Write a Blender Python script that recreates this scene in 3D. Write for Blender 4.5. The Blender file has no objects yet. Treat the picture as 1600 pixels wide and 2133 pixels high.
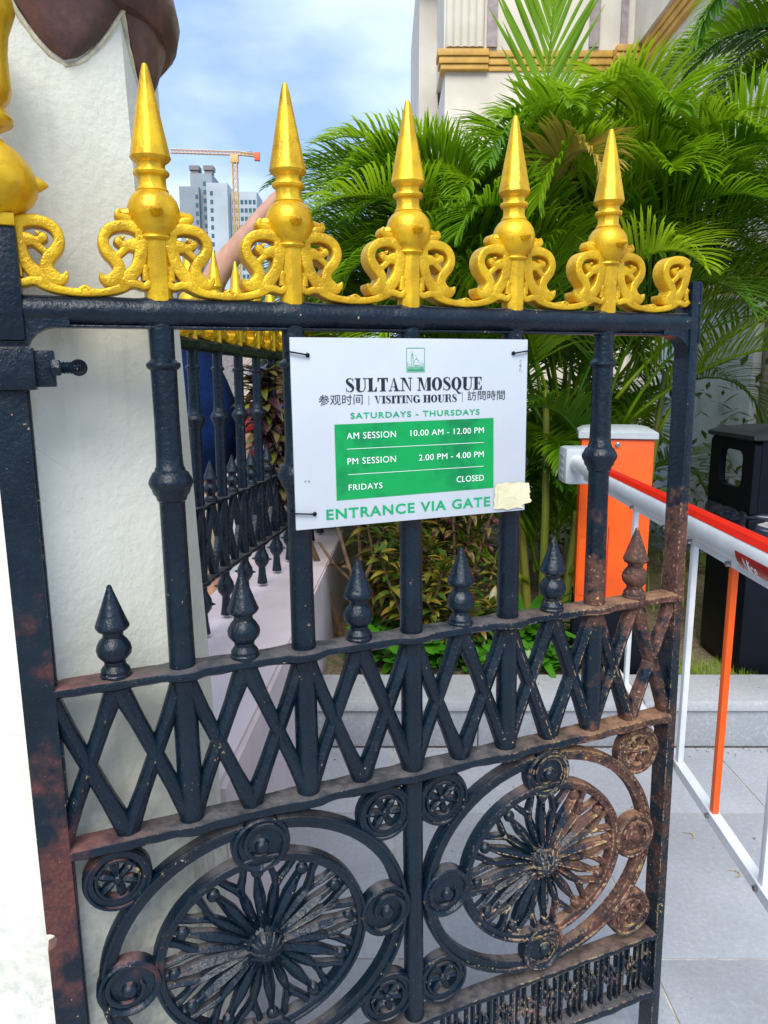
import bpy, bmesh, math, random
from math import sin, cos, pi, radians, sqrt
from mathutils import Vector, Matrix, noise as mnoise
random.seed(11)
sc = bpy.context.scene
COL = sc.collection
# ---------------------------------------------------------------- camera, sky, sun, exposure
CAMZ = 1.315
PITCH = math.radians(9.797)
cd = bpy.data.cameras.new('camera'); cam = bpy.data.objects.new('camera', cd); COL.objects.link(cam)
cam.location = (0, 0, CAMZ); cam.rotation_euler = (pi/2 - PITCH, 0, 0)
cd.sensor_fit = 'HORIZONTAL'; cd.sensor_width = 36; cd.lens = 36*1540.4/1600
cd.clip_start = .02; cd.clip_end = 3000
sc.camera = cam
SUN_EL, SUN_AZ = radians(48), radians(186)      # azimuth clockwise from +Y
W = bpy.data.worlds.new('World'); sc.world = W; W.use_nodes = True
nt = W.node_tree; nt.nodes.clear()
def wn(t, **k):
    n = nt.nodes.new(t)
    for a, b in k.items(): setattr(n, a, b)
    return n
wo = wn('ShaderNodeOutputWorld'); bg = wn('ShaderNodeBackground')
sky = wn('ShaderNodeTexSky', sky_type='NISHITA', sun_disc=False, sun_elevation=SUN_EL, sun_rotation=SUN_AZ)
sky.air_density = 1.2; sky.dust_density = .6; sky.ozone_density = 2.5
tcw = wn('ShaderNodeTexCoord'); mp = wn('ShaderNodeMapping'); mp.inputs['Scale'].default_value = (1, 1, 2.2); mp.inputs['Location'].default_value = (.35, .1, .2)
n1 = wn('ShaderNodeTexNoise'); n1.inputs['Scale'].default_value = 3.1; n1.inputs['Detail'].default_value = 6; n1.inputs['Roughness'].default_value = .52
n2 = wn('ShaderNodeTexNoise'); n2.inputs['Scale'].default_value = 2.5; n2.inputs['Detail'].default_value = 6
r1 = wn('ShaderNodeValToRGB'); r1.color_ramp.elements[0].position = .36; r1.color_ramp.elements[1].position = .60
r2 = wn('ShaderNodeValToRGB'); r2.color_ramp.elements[0].position = .42; r2.color_ramp.elements[0].color = (1.9, 2.8, 4.6, 1); r2.color_ramp.elements[1].position = .64; r2.color_ramp.elements[1].color = (4.6, 5.4, 6.9, 1)
mx = wn('ShaderNodeMixRGB')
L = nt.links.new
L(tcw.outputs['Generated'], mp.inputs['Vector']); L(mp.outputs[0], n1.inputs['Vector']); L(mp.outputs[0], n2.inputs['Vector'])
L(n1.outputs['Fac'], r1.inputs[0]); L(n2.outputs['Fac'], r2.inputs[0])
mm = wn('ShaderNodeMath', operation='MULTIPLY_ADD'); mm.inputs[1].default_value = .2; mm.inputs[2].default_value = .8
L(r1.outputs[0], mm.inputs[0]); L(mm.outputs[0], mx.inputs[0]); L(sky.outputs[0], mx.inputs[1]); L(r2.outputs[0], mx.inputs[2])
L(mx.outputs[0], bg.inputs[0]); bg.inputs[1].default_value = .13
L(bg.outputs[0], wo.inputs[0])
sd = bpy.data.lights.new('sun', 'SUN'); sun = bpy.data.objects.new('sun', sd); COL.objects.link(sun)
sd.energy = 2.3; sd.angle = radians(38); sd.color = (1, .96, .88)
sv = Vector((sin(SUN_AZ)*cos(SUN_EL), cos(SUN_AZ)*cos(SUN_EL), sin(SUN_EL)))
sun.rotation_euler = sv.to_track_quat('Z', 'Y').to_euler(); sun.location = sv*20
vs = sc.view_settings; vs.view_transform = 'Standard'; vs.look = 'None'; vs.exposure = 0.84; vs.gamma = 1; vs.use_curve_mapping = False
sc.cycles.max_bounces = 6; sc.cycles.transparent_max_bounces = 12; sc.cycles.use_denoising = True
# ---------------------------------------------------------------- node helper
class M:
    def __init__(s, name, rough=.5, metal=0, coord=None):
        s.m = bpy.data.materials.new(name); s.m.use_nodes = True; s.nt = s.m.node_tree
        s.b = s.nt.nodes['Principled BSDF']; s.out = s.nt.nodes['Material Output']
        s.b.inputs['Roughness'].default_value = rough; s.b.inputs['Metallic'].default_value = metal
        s.t = s.n('ShaderNodeTexCoord')
        if coord: s.t.object = coord
        s.P = s.t.outputs['Object']
    def n(s, t, **k):
        x = s.nt.nodes.new(t)
        for a, b in k.items(): setattr(x, a, b)
        return x
    def l(s, a, b): s.nt.links.new(a, b)
    def sock(s, sk, v):
        if hasattr(v, 'is_output'): s.l(v, sk)
        else:
            if isinstance(v, (tuple, list)) and len(v) == 3 and sk.type == 'RGBA': v = (*v, 1)
            sk.default_value = v
    def math(s, op, a, b=0, c=0, clamp=False):
        x = s.n('ShaderNodeMath', operation=op, use_clamp=clamp)
        s.sock(x.inputs[0], a); s.sock(x.inputs[1], b); s.sock(x.inputs[2], c); return x.outputs[0]
    def noise(s, scale, detail=4, rough=.55, dist=0, vec=None, stretch=None):
        x = s.n('ShaderNodeTexNoise'); x.inputs['Scale'].default_value = scale; x.inputs['Detail'].default_value = detail
        x.inputs['Roughness'].default_value = rough; x.inputs['Distortion'].default_value = dist
        v = vec or s.P
        if stretch:
            mpn = s.n('ShaderNodeMapping'); mpn.inputs['Scale'].default_value = stretch; s.l(v, mpn.inputs['Vector']); v = mpn.outputs[0]
        s.l(v, x.inputs['Vector']); return x.outputs['Fac']
    def step(s, v, a, b, lo=0., hi=1.):
        x = s.n('ShaderNodeMapRange', interpolation_type='SMOOTHSTEP'); s.sock(x.inputs[0], v)
        x.inputs[1].default_value = a; x.inputs[2].default_value = b; x.inputs[3].default_value = lo; x.inputs[4].default_value = hi; return x.outputs[0]
    def mix(s, f, a, b):
        x = s.n('ShaderNodeMixRGB'); s.sock(x.inputs[0], f); s.sock(x.inputs[1], a); s.sock(x.inputs[2], b); return x.outputs[0]
    def sep(s, v=None):
        x = s.n('ShaderNodeSeparateXYZ'); s.l(v or s.P, x.inputs[0]); return x.outputs
    def col(s, v): s.sock(s.b.inputs['Base Color'], v); return s
    def rough(s, v): s.sock(s.b.inputs['Roughness'], v); return s
    def bump(s, h, strength=.3, dist=.002):
        x = s.n('ShaderNodeBump'); x.inputs['Strength'].default_value = strength; x.inputs['Distance'].default_value = dist
        s.l(h, x.inputs['Height']); s.l(x.outputs[0], s.b.inputs['Normal']); return s
def simple(name, c, rough=.5, metal=0, var=.12, vs_=14, bump=0, bscale=120, bdist=.001):
    m = M(name, rough, metal); f = m.noise(vs_, 5)
    dark = tuple(x*(1-var*2) for x in c); lite = tuple(min(1, x*(1+var)) for x in c)
    m.col(m.mix(m.step(f, .3, .7), dark, lite))
    if bump: m.bump(m.noise(bscale, 6), bump, bdist)
    return m.m
# ---------------------------------------------------------------- mesh helpers
class MB:
    def __init__(s, k=1.): s.v = []; s.f = []; s.k = k
    def add(s, vs, fs):
        o = len(s.v); s.v += [tuple(p) for p in vs]; s.f += [tuple(i+o for i in q) for q in fs]; return s
    def box(s, x0, x1, y0, y1, z0, z1, b=0, M4=None):
        if x0 > x1: x0, x1 = x1, x0
        if y0 > y1: y0, y1 = y1, y0
        if z0 > z1: z0, z1 = z1, z0
        if b <= 0:
            vs = [(x, y, z) for x in (x0, x1) for y in (y0, y1) for z in (z0, z1)]
            fs = [(0, 1, 3, 2), (4, 6, 7, 5), (0, 4, 5, 1), (2, 3, 7, 6), (0, 2, 6, 4), (1, 5, 7, 3)]
        else:
            bm = bmesh.new(); bmesh.ops.create_cube(bm, size=1)
            for v in bm.verts: v.co = Vector(((x0+x1)/2+v.co.x*(x1-x0), (y0+y1)/2+v.co.y*(y1-y0), (z0+z1)/2+v.co.z*(z1-z0)))
            bmesh.ops.bevel(bm, geom=bm.edges[:], offset=b, segments=2, profile=.6, affect='EDGES')
            bm.verts.index_update(); vs = [v.co[:] for v in bm.verts]; fs = [[v.index for v in f.verts] for f in bm.faces]; bm.free()
        if M4: vs = [(M4 @ Vector(p))[:] for p in vs]
        return s.add(vs, fs)
    def rings(s, R, closed=True, caps=True, loop=False):
        n = len(R[0]); vs = [p for r in R for p in r]; fs = []
        m = len(R)
        for i in range(m if loop else m-1):
            j = (i+1) % m
            for k in range(n if closed else n-1):
                l = (k+1) % n
                fs.append((i*n+k, i*n+l, j*n+l, j*n+k))
        if caps and closed and not loop:
            fs.append(tuple(range(n))[::-1]); fs.append(tuple((m-1)*n+k for k in range(n)))
        return s.add(vs, fs)
    def lathe(s, prof, c=(0, 0, 0), seg=24, axis='z', facet=None):
        R = []
        for r, h in prof:
            ring = []
            for k in range(seg):
                a = 2*pi*k/seg; rr = r
                if facet: pn = facet[0]; rr = r*(1-facet[1]+facet[1]*1.03*cos(pi/pn)/cos(((a+.2) % (2*pi/pn))-pi/pn))
                if axis == 'z': ring.append((c[0]+rr*cos(a), c[1]+rr*sin(a), c[2]+h))
                elif axis == 'y': ring.append((c[0]+rr*cos(a), c[1]+h, c[2]+rr*sin(a)))
                else: ring.append((c[0]+h, c[1]+rr*cos(a), c[2]+rr*sin(a)))
            R.append(ring)
        return s.rings(R)
    def tube(s, pts, rad, seg=10, flat=1.):
        pts = [Vector(p) for p in pts]; R = []
        if not isinstance(rad, (list, tuple)): rad = [rad]*len(pts)
        up = Vector((0, 0, 1)); t0 = (pts[1]-pts[0]).normalized()
        if abs(t0.z) > .9: up = Vector((1, 0, 0))
        for i, p in enumerate(pts):
            t = (pts[min(i+1, len(pts)-1)]-pts[max(i-1, 0)]).normalized()
            a = t.cross(up).normalized(); b = a.cross(t).normalized(); up = b
            R.append([(p+a*rad[i]*cos(2*pi*k/seg)+b*rad[i]*flat*sin(2*pi*k/seg))[:] for k in range(seg)])
        return s.rings(R)
    def sphere(s, c, r, seg=14, rg=9, sc=(1, 1, 1)):
        prof = [(max(1e-4, r*sin(pi*i/rg)), -r*cos(pi*i/rg)) for i in range(rg+1)]
        R = [[(c[0]+q*cos(2*pi*k/seg)*sc[0], c[1]+q*sin(2*pi*k/seg)*sc[1], c[2]+h*sc[2]) for k in range(seg)] for q, h in prof]
        return s.rings(R)
    def stroke(s, pts, w, yf, yb, r=.018, ridge=0., loop=False, smooth=True):
        """sweep a rounded bar section along a line in the XZ plane; w = half width(s)"""
        n0 = len(pts); MB.cnt = getattr(MB, 'cnt', 0)+1; e = (MB.cnt*.618 % 1)*.0045; yf -= e; yb += e*.8
        if not isinstance(w, (list, tuple)): w = [w]*n0
        if smooth and n0 > 2: pts, w = crom(pts, w, 5, loop)
        n = len(pts); R = []
        for i in range(n):
            a = pts[(i-1) % n] if (loop or i) else pts[0]; b = pts[(i+1) % n] if (loop or i < n-1) else pts[-1]
            t = Vector((b[0]-a[0], b[1]-a[1])); t = t.normalized() if t.length > 1e-9 else Vector((1, 0)); nx, nz = -t.y, t.x
            q = w[i]; rr = min(r, q*.6)
            sec = [(-q, yb), (-q, yf+rr), (-q+rr*.35, yf+rr*.3), (-q+rr, yf), (0, yf-ridge), (q-rr, yf), (q-rr*.35, yf+rr*.3), (q, yf+rr), (q, yb)]
            R.append([(pts[i][0]+nx*u, y, pts[i][1]+nz*u) for u, y in sec])
        return s.rings(R, loop=loop)
    def prism(s, poly, y0, y1):
        n = len(poly)
        return s.add([(x, y0, z) for x, z in poly]+[(x, y1, z) for x, z in poly], [tuple(range(n)), tuple(range(n, 2*n))[::-1]]+[(i, (i+1) % n+0, (i+1) % n+n, i+n) for i in range(n)])
    def mesh(s, name, angle=35):
        me = bpy.data.meshes.new(name); k = s.k
        me.from_pydata([(x*k, y*k, z*k) for x, y, z in s.v], [], s.f)
        bm = bmesh.new(); bm.from_mesh(me); bmesh.ops.recalc_face_normals(bm, faces=bm.faces); bm.to_mesh(me); bm.free()
        me.polygons.foreach_set('use_smooth', [True]*len(me.polygons))
        me.set_sharp_from_angle(angle=radians(angle)); me.update(); return me
def crom(p, w, sub, loop):
    out, ww = [], []; n = len(p)
    for i in range(n if loop else n-1):
        g = lambda k: (p[k % n] if loop else p[max(0, min(n-1, k))])
        h = lambda k: (w[k % n] if loop else w[max(0, min(n-1, k))])
        for j in range(sub):
            t = j/sub
            out.append(tuple(.5*((2*g(i)[a])+(-g(i-1)[a]+g(i+1)[a])*t+(2*g(i-1)[a]-5*g(i)[a]+4*g(i+1)[a]-g(i+2)[a])*t*t+(-g(i-1)[a]+3*g(i)[a]-3*g(i+1)[a]+g(i+2)[a])*t**3) for a in range(len(p[0]))))
            ww.append(h(i)*(1-t)+h(i+1)*t)
    if not loop: out.append(tuple(p[-1])); ww.append(w[-1])
    return out, ww
def obj(name, me, mat=None, parent=None, loc=(0, 0, 0), rot=(0, 0, 0), scl=None, label=None):
    if isinstance(me, MB): me = me.mesh(name)
    if mat and not me.materials: me.materials.append(mat)
    o = bpy.data.objects.new(name, me); COL.objects.link(o); o.parent = parent; o.location = loc; o.rotation_euler = rot
    if scl: o.scale = scl
    if label: o['label'] = label
    return o
def tag(o, label, cat, group=None):
    o['label'] = label; o['category'] = cat
    if group: o['group'] = group
    return o
def thing(name, label, cat, loc=(0, 0, 0), rz=0, group=None):
    o = bpy.data.objects.new(name, None); COL.objects.link(o); o.location = loc; o.rotation_euler = (0, 0, rz); o.empty_display_size = .1
    return tag(o, label, cat, group)
def struct(o): o['kind'] = 'structure'; return o
def dup(o, **k):
    c = o.copy(); COL.objects.link(c)
    for a, b in k.items(): setattr(c, a, b)
    return c
# ---------------------------------------------------------------- gate frame
S = .17
RG = Matrix(((0.924896, -0.379985, -0.013360), (0.379973, 0.924991, -0.003550), (0.013707, -0.001793, 0.999904)))
G0 = Vector((-.27917, .94990, 1.42079))
gate = thing('entrance_gate', 'tall black iron gate leaf with golden spear tips and rusty right side', 'gate')
gate.location = G0; gate.rotation_euler = RG.to_euler()
# ---------------------------------------------------------------- materials
def paint_mat(name, rusty):
    m = M(name, coord=gate); x, y, z = m.sep()
    big = m.noise(9, 5, .6); med = m.noise(38, 6, .65); fine = m.noise(170, 4, .6); v = m.noise(320, 3, .6)
    if rusty:
        bx = m.step(x, 2.6*S, 4.7*S); bz = m.step(z, -.9*S, -2.6*S); bz2 = m.math('MULTIPLY', m.step(z, -7.2*S, -6.3*S), m.math('SUBTRACT', 1., m.math('MULTIPLY', m.math('MULTIPLY', m.step(z, -2.98*S, -3.12*S), m.step(z, -4.22*S, -4.0*S)), .42)))
        bias = m.math('MULTIPLY', m.math('MULTIPLY', bx, bz), bz2)
        postb = m.math('MULTIPLY', m.step(x, -.86*S, -.96*S), m.step(z, -.2*S, -5.5*S))
        redb = m.math('MULTIPLY', m.step(x, -.0*S, -.9*S), m.step(z, -2.3*S, -2.9*S))
    else:
        bias = m.math('MULTIPLY', big, 0.); postb = bias; redb = bias
    # base paint, a little uneven
    cbx = m.math('MULTIPLY', m.step(x, 1.9*S, 3.4*S), m.step(z, -1.1*S, -2.2*S)) if rusty else bias
    c = m.mix(m.step(big, .35, .65), (.0008, .0065, .015), (.0025, .011, .022))
    c = m.mix(m.math('MULTIPLY', m.step(med, .5, .75), .5), c, (.006, .022, .026))
    # dark red-purple undercoat showing on the hinge post
    red = m.step(m.math('ADD', m.math('MULTIPLY', big, .9), m.math('MULTIPLY', m.math('MAXIMUM', postb, m.math('MULTIPLY', redb, .45)), .27)), .64, .78)
    c = m.mix(m.math('MULTIPLY', red, .8), c, m.mix(m.step(fine, .3, .7), (.085, .022, .016), (.15, .05, .035)))
    # brown rust
    rust = m.step(m.math('ADD', m.math('ADD', m.math('MULTIPLY', med, .55), m.math('MULTIPLY', big, .35)), m.math('MULTIPLY', bias, .46)), .67, .80)
    rc = m.mix(m.step(med, .3, .7), (.030, .015, .013), (.125, .052, .032))
    rc = m.mix(m.step(fine, .5, .75), rc, (.24, .11, .07))
    c = m.mix(m.math('MULTIPLY', rust, .9), c, rc)
    c = m.mix(m.math('MULTIPLY', m.math('MULTIPLY', m.step(x, 4.93*S, 4.95*S), m.step(z, -3.0*S, -3.4*S)), m.step(med, .42, .56)), c, (.004, .014, .022))
    # dust on upward faces
    g = m.n('ShaderNodeNewGeometry'); nz = m.sep(g.outputs['Normal'])[2]
    dust = m.math('MULTIPLY', m.step(nz, .80, .97), m.step(med, .3, .62, .25, .8))
    c = m.mix(dust, c, m.mix(m.math('MULTIPLY', redb, .6), m.mix(bias, (.12, .105, .10), (.34, .18, .09)), (.24, .07, .05)))
    # flaked chips: ochre and salmon
    bv = m.n('ShaderNodeBevel'); bv.samples = 4; bv.inputs['Radius'].default_value = .0035
    vd = m.n('ShaderNodeVectorMath', operation='DOT_PRODUCT'); m.l(bv.outputs[0], vd.inputs[0]); m.l(g.outputs['Normal'], vd.inputs[1])
    pt = m.step(vd.outputs['Value'], .985, .90)
    amt = m.math('ADD', m.math('MULTIPLY', bias, .016), m.math('MULTIPLY', pt, m.math('ADD', .045, m.math('MULTIPLY', m.math('MAXIMUM', bias, cbx), .085))))
    amt = m.math('ADD', amt, m.math('ADD', m.math('MULTIPLY', cbx, .012), m.math('MULTIPLY', m.step(m.noise(11, 3), .50, .70), .055)))
    ch = m.step(m.math('ADD', m.math('ADD', m.math('MULTIPLY', fine, .62), m.math('MULTIPLY', med, .38)), amt), .665, .685)
    cc = m.mix(m.step(big, .4, .6), (.46, .34, .13), (.42, .21, .15))
    cc = m.mix(m.step(m.noise(60, 2), .52, .6), cc, (.50, .40, .24))
    c = m.mix(ch, c, cc)
    sp = m.step(m.math('ADD', v, m.math('MULTIPLY', bias, .04)), .735, .75)
    c = m.mix(m.math('MULTIPLY', sp, .8), c, (.45, .38, .25))
    m.col(c)
    rgh = m.math('ADD', m.math('MULTIPLY', m.math('MAXIMUM', rust, dust), .4), m.step(med, .3, .8, .24, .38)); m.rough(m.math('ADD', rgh, m.math('MULTIPLY', ch, .25)))
    h = m.math('ADD', m.math('ADD', m.math('MULTIPLY', med, .8), m.math('MULTIPLY', fine, .35)), m.math('MULTIPLY', ch, -.35))
    m.bump(m.math('ADD', h, m.math('MULTIPLY', m.noise(85, 5, .6), 1.1)), .75, .0018); m.b.inputs['Specular IOR Level'].default_value = .38
    return m.m
PAINT = paint_mat('gate_paint', True); PAINT2 = paint_mat('fence_paint', False)
def gold_mat(name, grain):
    m = M(name, .36, .45, coord=gate); a = m.noise(26, 4); b = m.noise(210, 4, .6)
    c = m.mix(m.step(a, .3, .7), (.56, .31, .006), (.80, .49, .012)); c = m.mix(m.math('MULTIPLY', m.step(m.noise(42, 6, .7), .56, .68), .45), c, (.34, .17, .01)); m.col(m.mix(m.math('MULTIPLY', m.step(b, .6, .8), .4), c, (.30, .14, .01)))
    m.rough(m.step(a, .3, .7, .27, .44))
    m.bump(m.math('ADD', m.math('MULTIPLY', m.noise(260, 3, .6), grain*.8), m.noise(75, 4, .6)), (.6 if grain > .6 else .4), .0022); return m.m
GOLD = gold_mat('gold_paint_smooth', .3); GOLDR = gold_mat('gold_paint_cast', 1.)
WHITE = simple('sign_white', (.52, .56, .60), .22, var=.02, vs_=8)
INK = simple('sign_ink', (.008, .014, .02), .35); GREENINK = simple('green_ink', (.0, .34, .13), .35, var=.04)
def green_panel():
    m = M('green_panel', .3); a = m.noise(14, 4); b = m.noise(50, 5)
    m.col(m.mix(m.step(m.math('ADD', a, m.math('MULTIPLY', b, .3)), .6, .85), (.0, .32, .075), (.0, .19, .06))); return m.m
GREENP = green_panel(); WINK = simple('white_ink', (.86, .9, .88), .4, var=.02)
BLACKP = simple('black_plastic', (.003, .0045, .009), .5, var=.1, bump=.2, bscale=300, bdist=.0006)
TAPE = simple('masking_tape_paper', (.74, .68, .44), .8, var=.06, bump=.9, bscale=70, bdist=.002)
def plaster():
    m = M('pillar_plaster', .75); x, y, z = m.sep(); a = m.noise(5, 4); f = m.noise(150, 6, .7); g = m.noise(46, 5, .7)
    c = m.mix(m.step(a, .3, .7), (.70, .70, .58), (.79, .79, .69))
    fl = m.math('MULTIPLY', m.step(f, .62, .72), m.step(g, .5, .66)); c = m.mix(m.math('MULTIPLY', fl, .75), c, (.14, .13, .11))
    gr = m.step(z, .95, .35); c = m.mix(m.math('MULTIPLY', m.math('MULTIPLY', gr, m.step(g, .4, .65)), .55), c, (.34, .35, .33))
    # rust run below the hinge bracket
    dx = m.math('ABSOLUTE', m.math('SUBTRACT', x, m.math('ADD', -.452+.54, m.math('MULTIPLY', m.math('SUBTRACT', g, .5), .03))))
    run = m.math('MULTIPLY', m.step(dx, .013, .001), m.math('MULTIPLY', m.step(z, 1.12, 1.25), m.step(z, 1.33, 1.30)))
    c = m.mix(m.math('MULTIPLY', run, .38), c, (.55, .36, .10))
    dr = m.noise(1, 5, .65, stretch=(26, 26, 1.6)); c = m.mix(m.math('MULTIPLY', m.step(dr, .54, .72), .28), c, (.46, .45, .36))
    ck = m.n('ShaderNodeTexVoronoi', feature='DISTANCE_TO_EDGE'); ck.inputs['Scale'].default_value = 7; m.l(m.n('ShaderNodeTexCoord').outputs['Object'], ck.inputs['Vector'])
    cr_ = m.math('MULTIPLY', m.step(ck.outputs['Distance'], .008, .002), m.step(m.noise(4, 4), .52, .62)); c = m.mix(m.math('MULTIPLY', cr_, .18), c, (.30, .28, .22))
    pk = m.step(m.noise(13, 6, .7, .6), .70, .715); c = m.mix(m.math('MULTIPLY', pk, .6), c, (.56, .44, .36))
    m.col(c); m.bump(m.math('ADD', m.noise(80, 7, .6), m.math('MULTIPLY', m.noise(18, 5), 1.5)), .6, .003); return m.m
PLASTER = plaster()
PETAL = (lambda m: (m.col(m.mix(m.step(m.noise(16, 6, .65), .35, .7), (.06, .028, .026), (.155, .07, .055))), m.bump(m.noise(45, 6, .6), .5, .003), m.m)[2])(M('brown_petal_paint', .45))
RIM = simple('cream_rim', (.62, .57, .40), .8, var=.15, vs_=60, bump=.6, bscale=90, bdist=.003)
PINKP = simple('plinth_paint', (.66, .55, .56), .6, var=.05, vs_=4, bump=.15, bscale=90)
ORANGE = simple('orange_paint', (.86, .10, .002), .38, var=.07, vs_=7); GREYP = simple('grey_plastic', (.42, .46, .47), .45, var=.04)
WHITEP = simple('white_aluminium', (.80, .81, .80), .28, var=.06, vs_=9); REDP = simple('red_strip', (.75, .012, .006), .3, var=.03)
REDD = simple('dark_red_sticker', (.42, .004, .012), .3, var=.03); STEEL = simple('bolt_steel', (.4, .4, .4), .3, 1)
BLUEC = simple('pale_blue_metal', (.42, .50, .55), .5, var=.05)
def stone(name, c, sc_=330):
    m = M(name, .6); a = m.noise(3.5, 5); f = m.noise(sc_, 3, .8); r = m.n('ShaderNodeObjectInfo').outputs['Random']
    k = m.mix(m.step(a, .3, .7), tuple(q*.86 for q in c), c); k = m.mix(m.math('MULTIPLY', r, .25), k, tuple(q*.72 for q in c))
    k = m.mix(m.math('MULTIPLY', m.step(f, .57, .7), .5), k, tuple(q*.3 for q in c)); k = m.mix(m.math('MULTIPLY', m.step(f, .42, .3), .4), k, (.75, .77, .8))
    g2 = m.noise(70, 5, .75); k = m.mix(m.math('MULTIPLY', m.step(g2, .48, .66), .30), k, tuple(q*.55 for q in c)); k = m.mix(m.math('MULTIPLY', m.step(g2, .46, .34), .25), k, (.66, .67, .69))
    st = m.step(m.noise(7, 6, .7, .5), .56, .72); k = m.mix(m.math('MULTIPLY', st, .28), k, (.28, .23, .15)); st2 = m.step(m.noise(2.2, 6, .6, .3), .5, .72); k = m.mix(m.math('MULTIPLY', st2, .35), k, (.27, .28, .30))
    m.col(k); m.bump(f, .12, .001); m.rough(m.step(a, .3, .7, .5, .7)); return m.m
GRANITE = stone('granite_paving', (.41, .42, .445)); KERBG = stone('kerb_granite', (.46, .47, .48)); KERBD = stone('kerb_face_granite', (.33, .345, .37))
MORTAR = simple('joint_mortar', (.50, .46, .38), .9, var=.15, vs_=30)
def soil():
    m = M('soil', .95); a = m.noise(7, 6, .7); b = m.noise(60, 5, .7)
    k = m.mix(m.step(b, .3, .7), (.11, .08, .045), (.32, .25, .15)); k = m.mix(m.step(a, .56, .64), k, (.10, .13, .03)); m.col(k); m.bump(m.math('ADD', a, b), .8, .02); return m.m
SOIL = soil()
def leafmat(name, c1, c2, c3=None, tr=.35, rough=.38, spec=.5):
    m = M(name, rough); r = m.n('ShaderNodeObjectInfo').outputs['Random']; a = m.noise(3.2, 3, vec=m.n('ShaderNodeNewGeometry').outputs['Position']); b = m.noise(90, 2)
    k = m.mix(m.step(m.math('ADD', m.math('MULTIPLY', a, .6), m.math('MULTIPLY', r, .4)), .25, .75), c1, c2)
    if c3: k = m.mix(m.step(m.math('ADD', m.noise(22, 3), m.math('MULTIPLY', r, .25)), .62, .74), k, c3)
    m.col(k); t = m.n('ShaderNodeBsdfTranslucent'); tm = m.mix(.35, k, (.30, .42, .02)); m.l(tm, t.inputs[0])
    s = m.n('ShaderNodeMixShader'); s.inputs[0].default_value = tr; m.l(m.b.outputs[0], s.inputs[1]); m.l(t.outputs[0], s.inputs[2]); m.l(s.outputs[0], m.out.inputs['Surface'])
    m.b.inputs['Specular IOR Level'].default_value = spec; return m.m
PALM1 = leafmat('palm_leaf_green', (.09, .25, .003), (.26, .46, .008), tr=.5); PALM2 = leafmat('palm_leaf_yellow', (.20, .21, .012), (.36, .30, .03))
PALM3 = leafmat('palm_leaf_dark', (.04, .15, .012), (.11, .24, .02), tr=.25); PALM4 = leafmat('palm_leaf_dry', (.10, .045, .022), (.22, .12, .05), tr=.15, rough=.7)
PALM5 = leafmat('palm_leaf_light', (.24, .44, .006), (.42, .58, .02), tr=.5)
STEM = leafmat('cane_stem', (.14, .2, .02), (.3, .28, .05), tr=.05); BARK = simple('shrub_bark', (.17, .10, .055), .8, var=.2, vs_=40, bump=.6, bscale=150, bdist=.002)
TRUNK = simple('palm_trunk', (.30, .20, .12), .85, var=.2, vs_=20, bump=.6, bscale=60, bdist=.01)
CROT = leafmat('croton_leaf', (.03, .07, .012), (.11, .17, .02), (.26, .16, .03), tr=.25, rough=.3)
CROTD = leafmat('dark_cordyline_leaf', (.035, .010, .022), (.11, .035, .05), (.16, .13, .04), tr=.08, rough=.25)
CROTY = leafmat('yellow_tipped_leaf', (.12, .15, .015), (.36, .28, .04), tr=.25, rough=.35)
GREENL = leafmat('broad_green_leaf', (.03, .16, .01), (.10, .32, .02), tr=.3, rough=.25)
SKIN = (lambda m: (m.col(m.mix(m.step(m.noise(30, 5), .3, .7), (.44, .22, .14), (.54, .29, .19))), m.m)[1])(M('skin', .5))
BLUESH = simple('blue_shirt', (.001, .011, .055), .9, var=.2, vs_=12, bump=.5, bscale=18, bdist=.02); REDSH = simple('red_shirt', (.45, .006, .012), .8, var=.2, vs_=12, bump=.5, bscale=18, bdist=.02)
KHAKI = simple('khaki_cloth', (.45, .36, .25), .85, bump=.4, bscale=30, bdist=.01); DENIM = simple('denim_cloth', (.03, .05, .1), .85); HAIR = simple('dark_hair', (.015, .012, .01), .5)
HAIR2 = simple('grey_hair', (.25, .23, .2), .6)
for _m in (BLACKP, BLUESH): _m.node_tree.nodes['Principled BSDF'].inputs['Specular IOR Level'].default_value = .15
SHOE = simple('shoe', (.03, .03, .03), .5)
# ---------------------------------------------------------------- ironwork shapes (unit = one bar spacing, scaled by S)
def spear_mesh():
    m = MB(S)
    m.lathe([(.004, 1.575), (.016, 1.565), (.030, 1.50), (.118, .975), (.122, .955), (.112, .935), (.086, .915), (.083, .895), (.086, .875), (.104, .868), (.108, .852), (.104, .836), (.084, .822), (.082, .79), (.085, .76), (.095, .735)], seg=40, facet=(8, .8))
    m.lathe([(.095, .742), (.099, .733), (.096, .724), (.118, .705), (.143, .665), (.156, .615), (.158, .57), (.150, .52), (.128, .472), (.1, .437), (.098, .428), (.106, .42), (.108, .41), (.1, .398), (.086, .39)], seg=32)
    m.lathe([(.085, .40), (.084, .0), (.084, -.03)], seg=32, facet=(8, .5))
    for a in range(4):
        d = Vector((cos(a*pi/2+.0), sin(a*pi/2+.0), 0)); c = Vector((0, 0, .57))+d*.145
        m.tube([c-d*.02, c+d*.02, c+d*.055, c+d*.085], [.045, .04, .026, .008], 10)
    for sx in (-1, 1):                              # side leaf under each stud
        m.stroke([(sx*.13, .50), (sx*.175, .53), (sx*.215, .55), (sx*.205, .59)], [.035, .035, .022, .008], -.05, .04)
    m.v = [(x*1.16, y*1.16, z) for x, y, z in m.v]; return m.mesh('spear_finial', 28)
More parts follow.
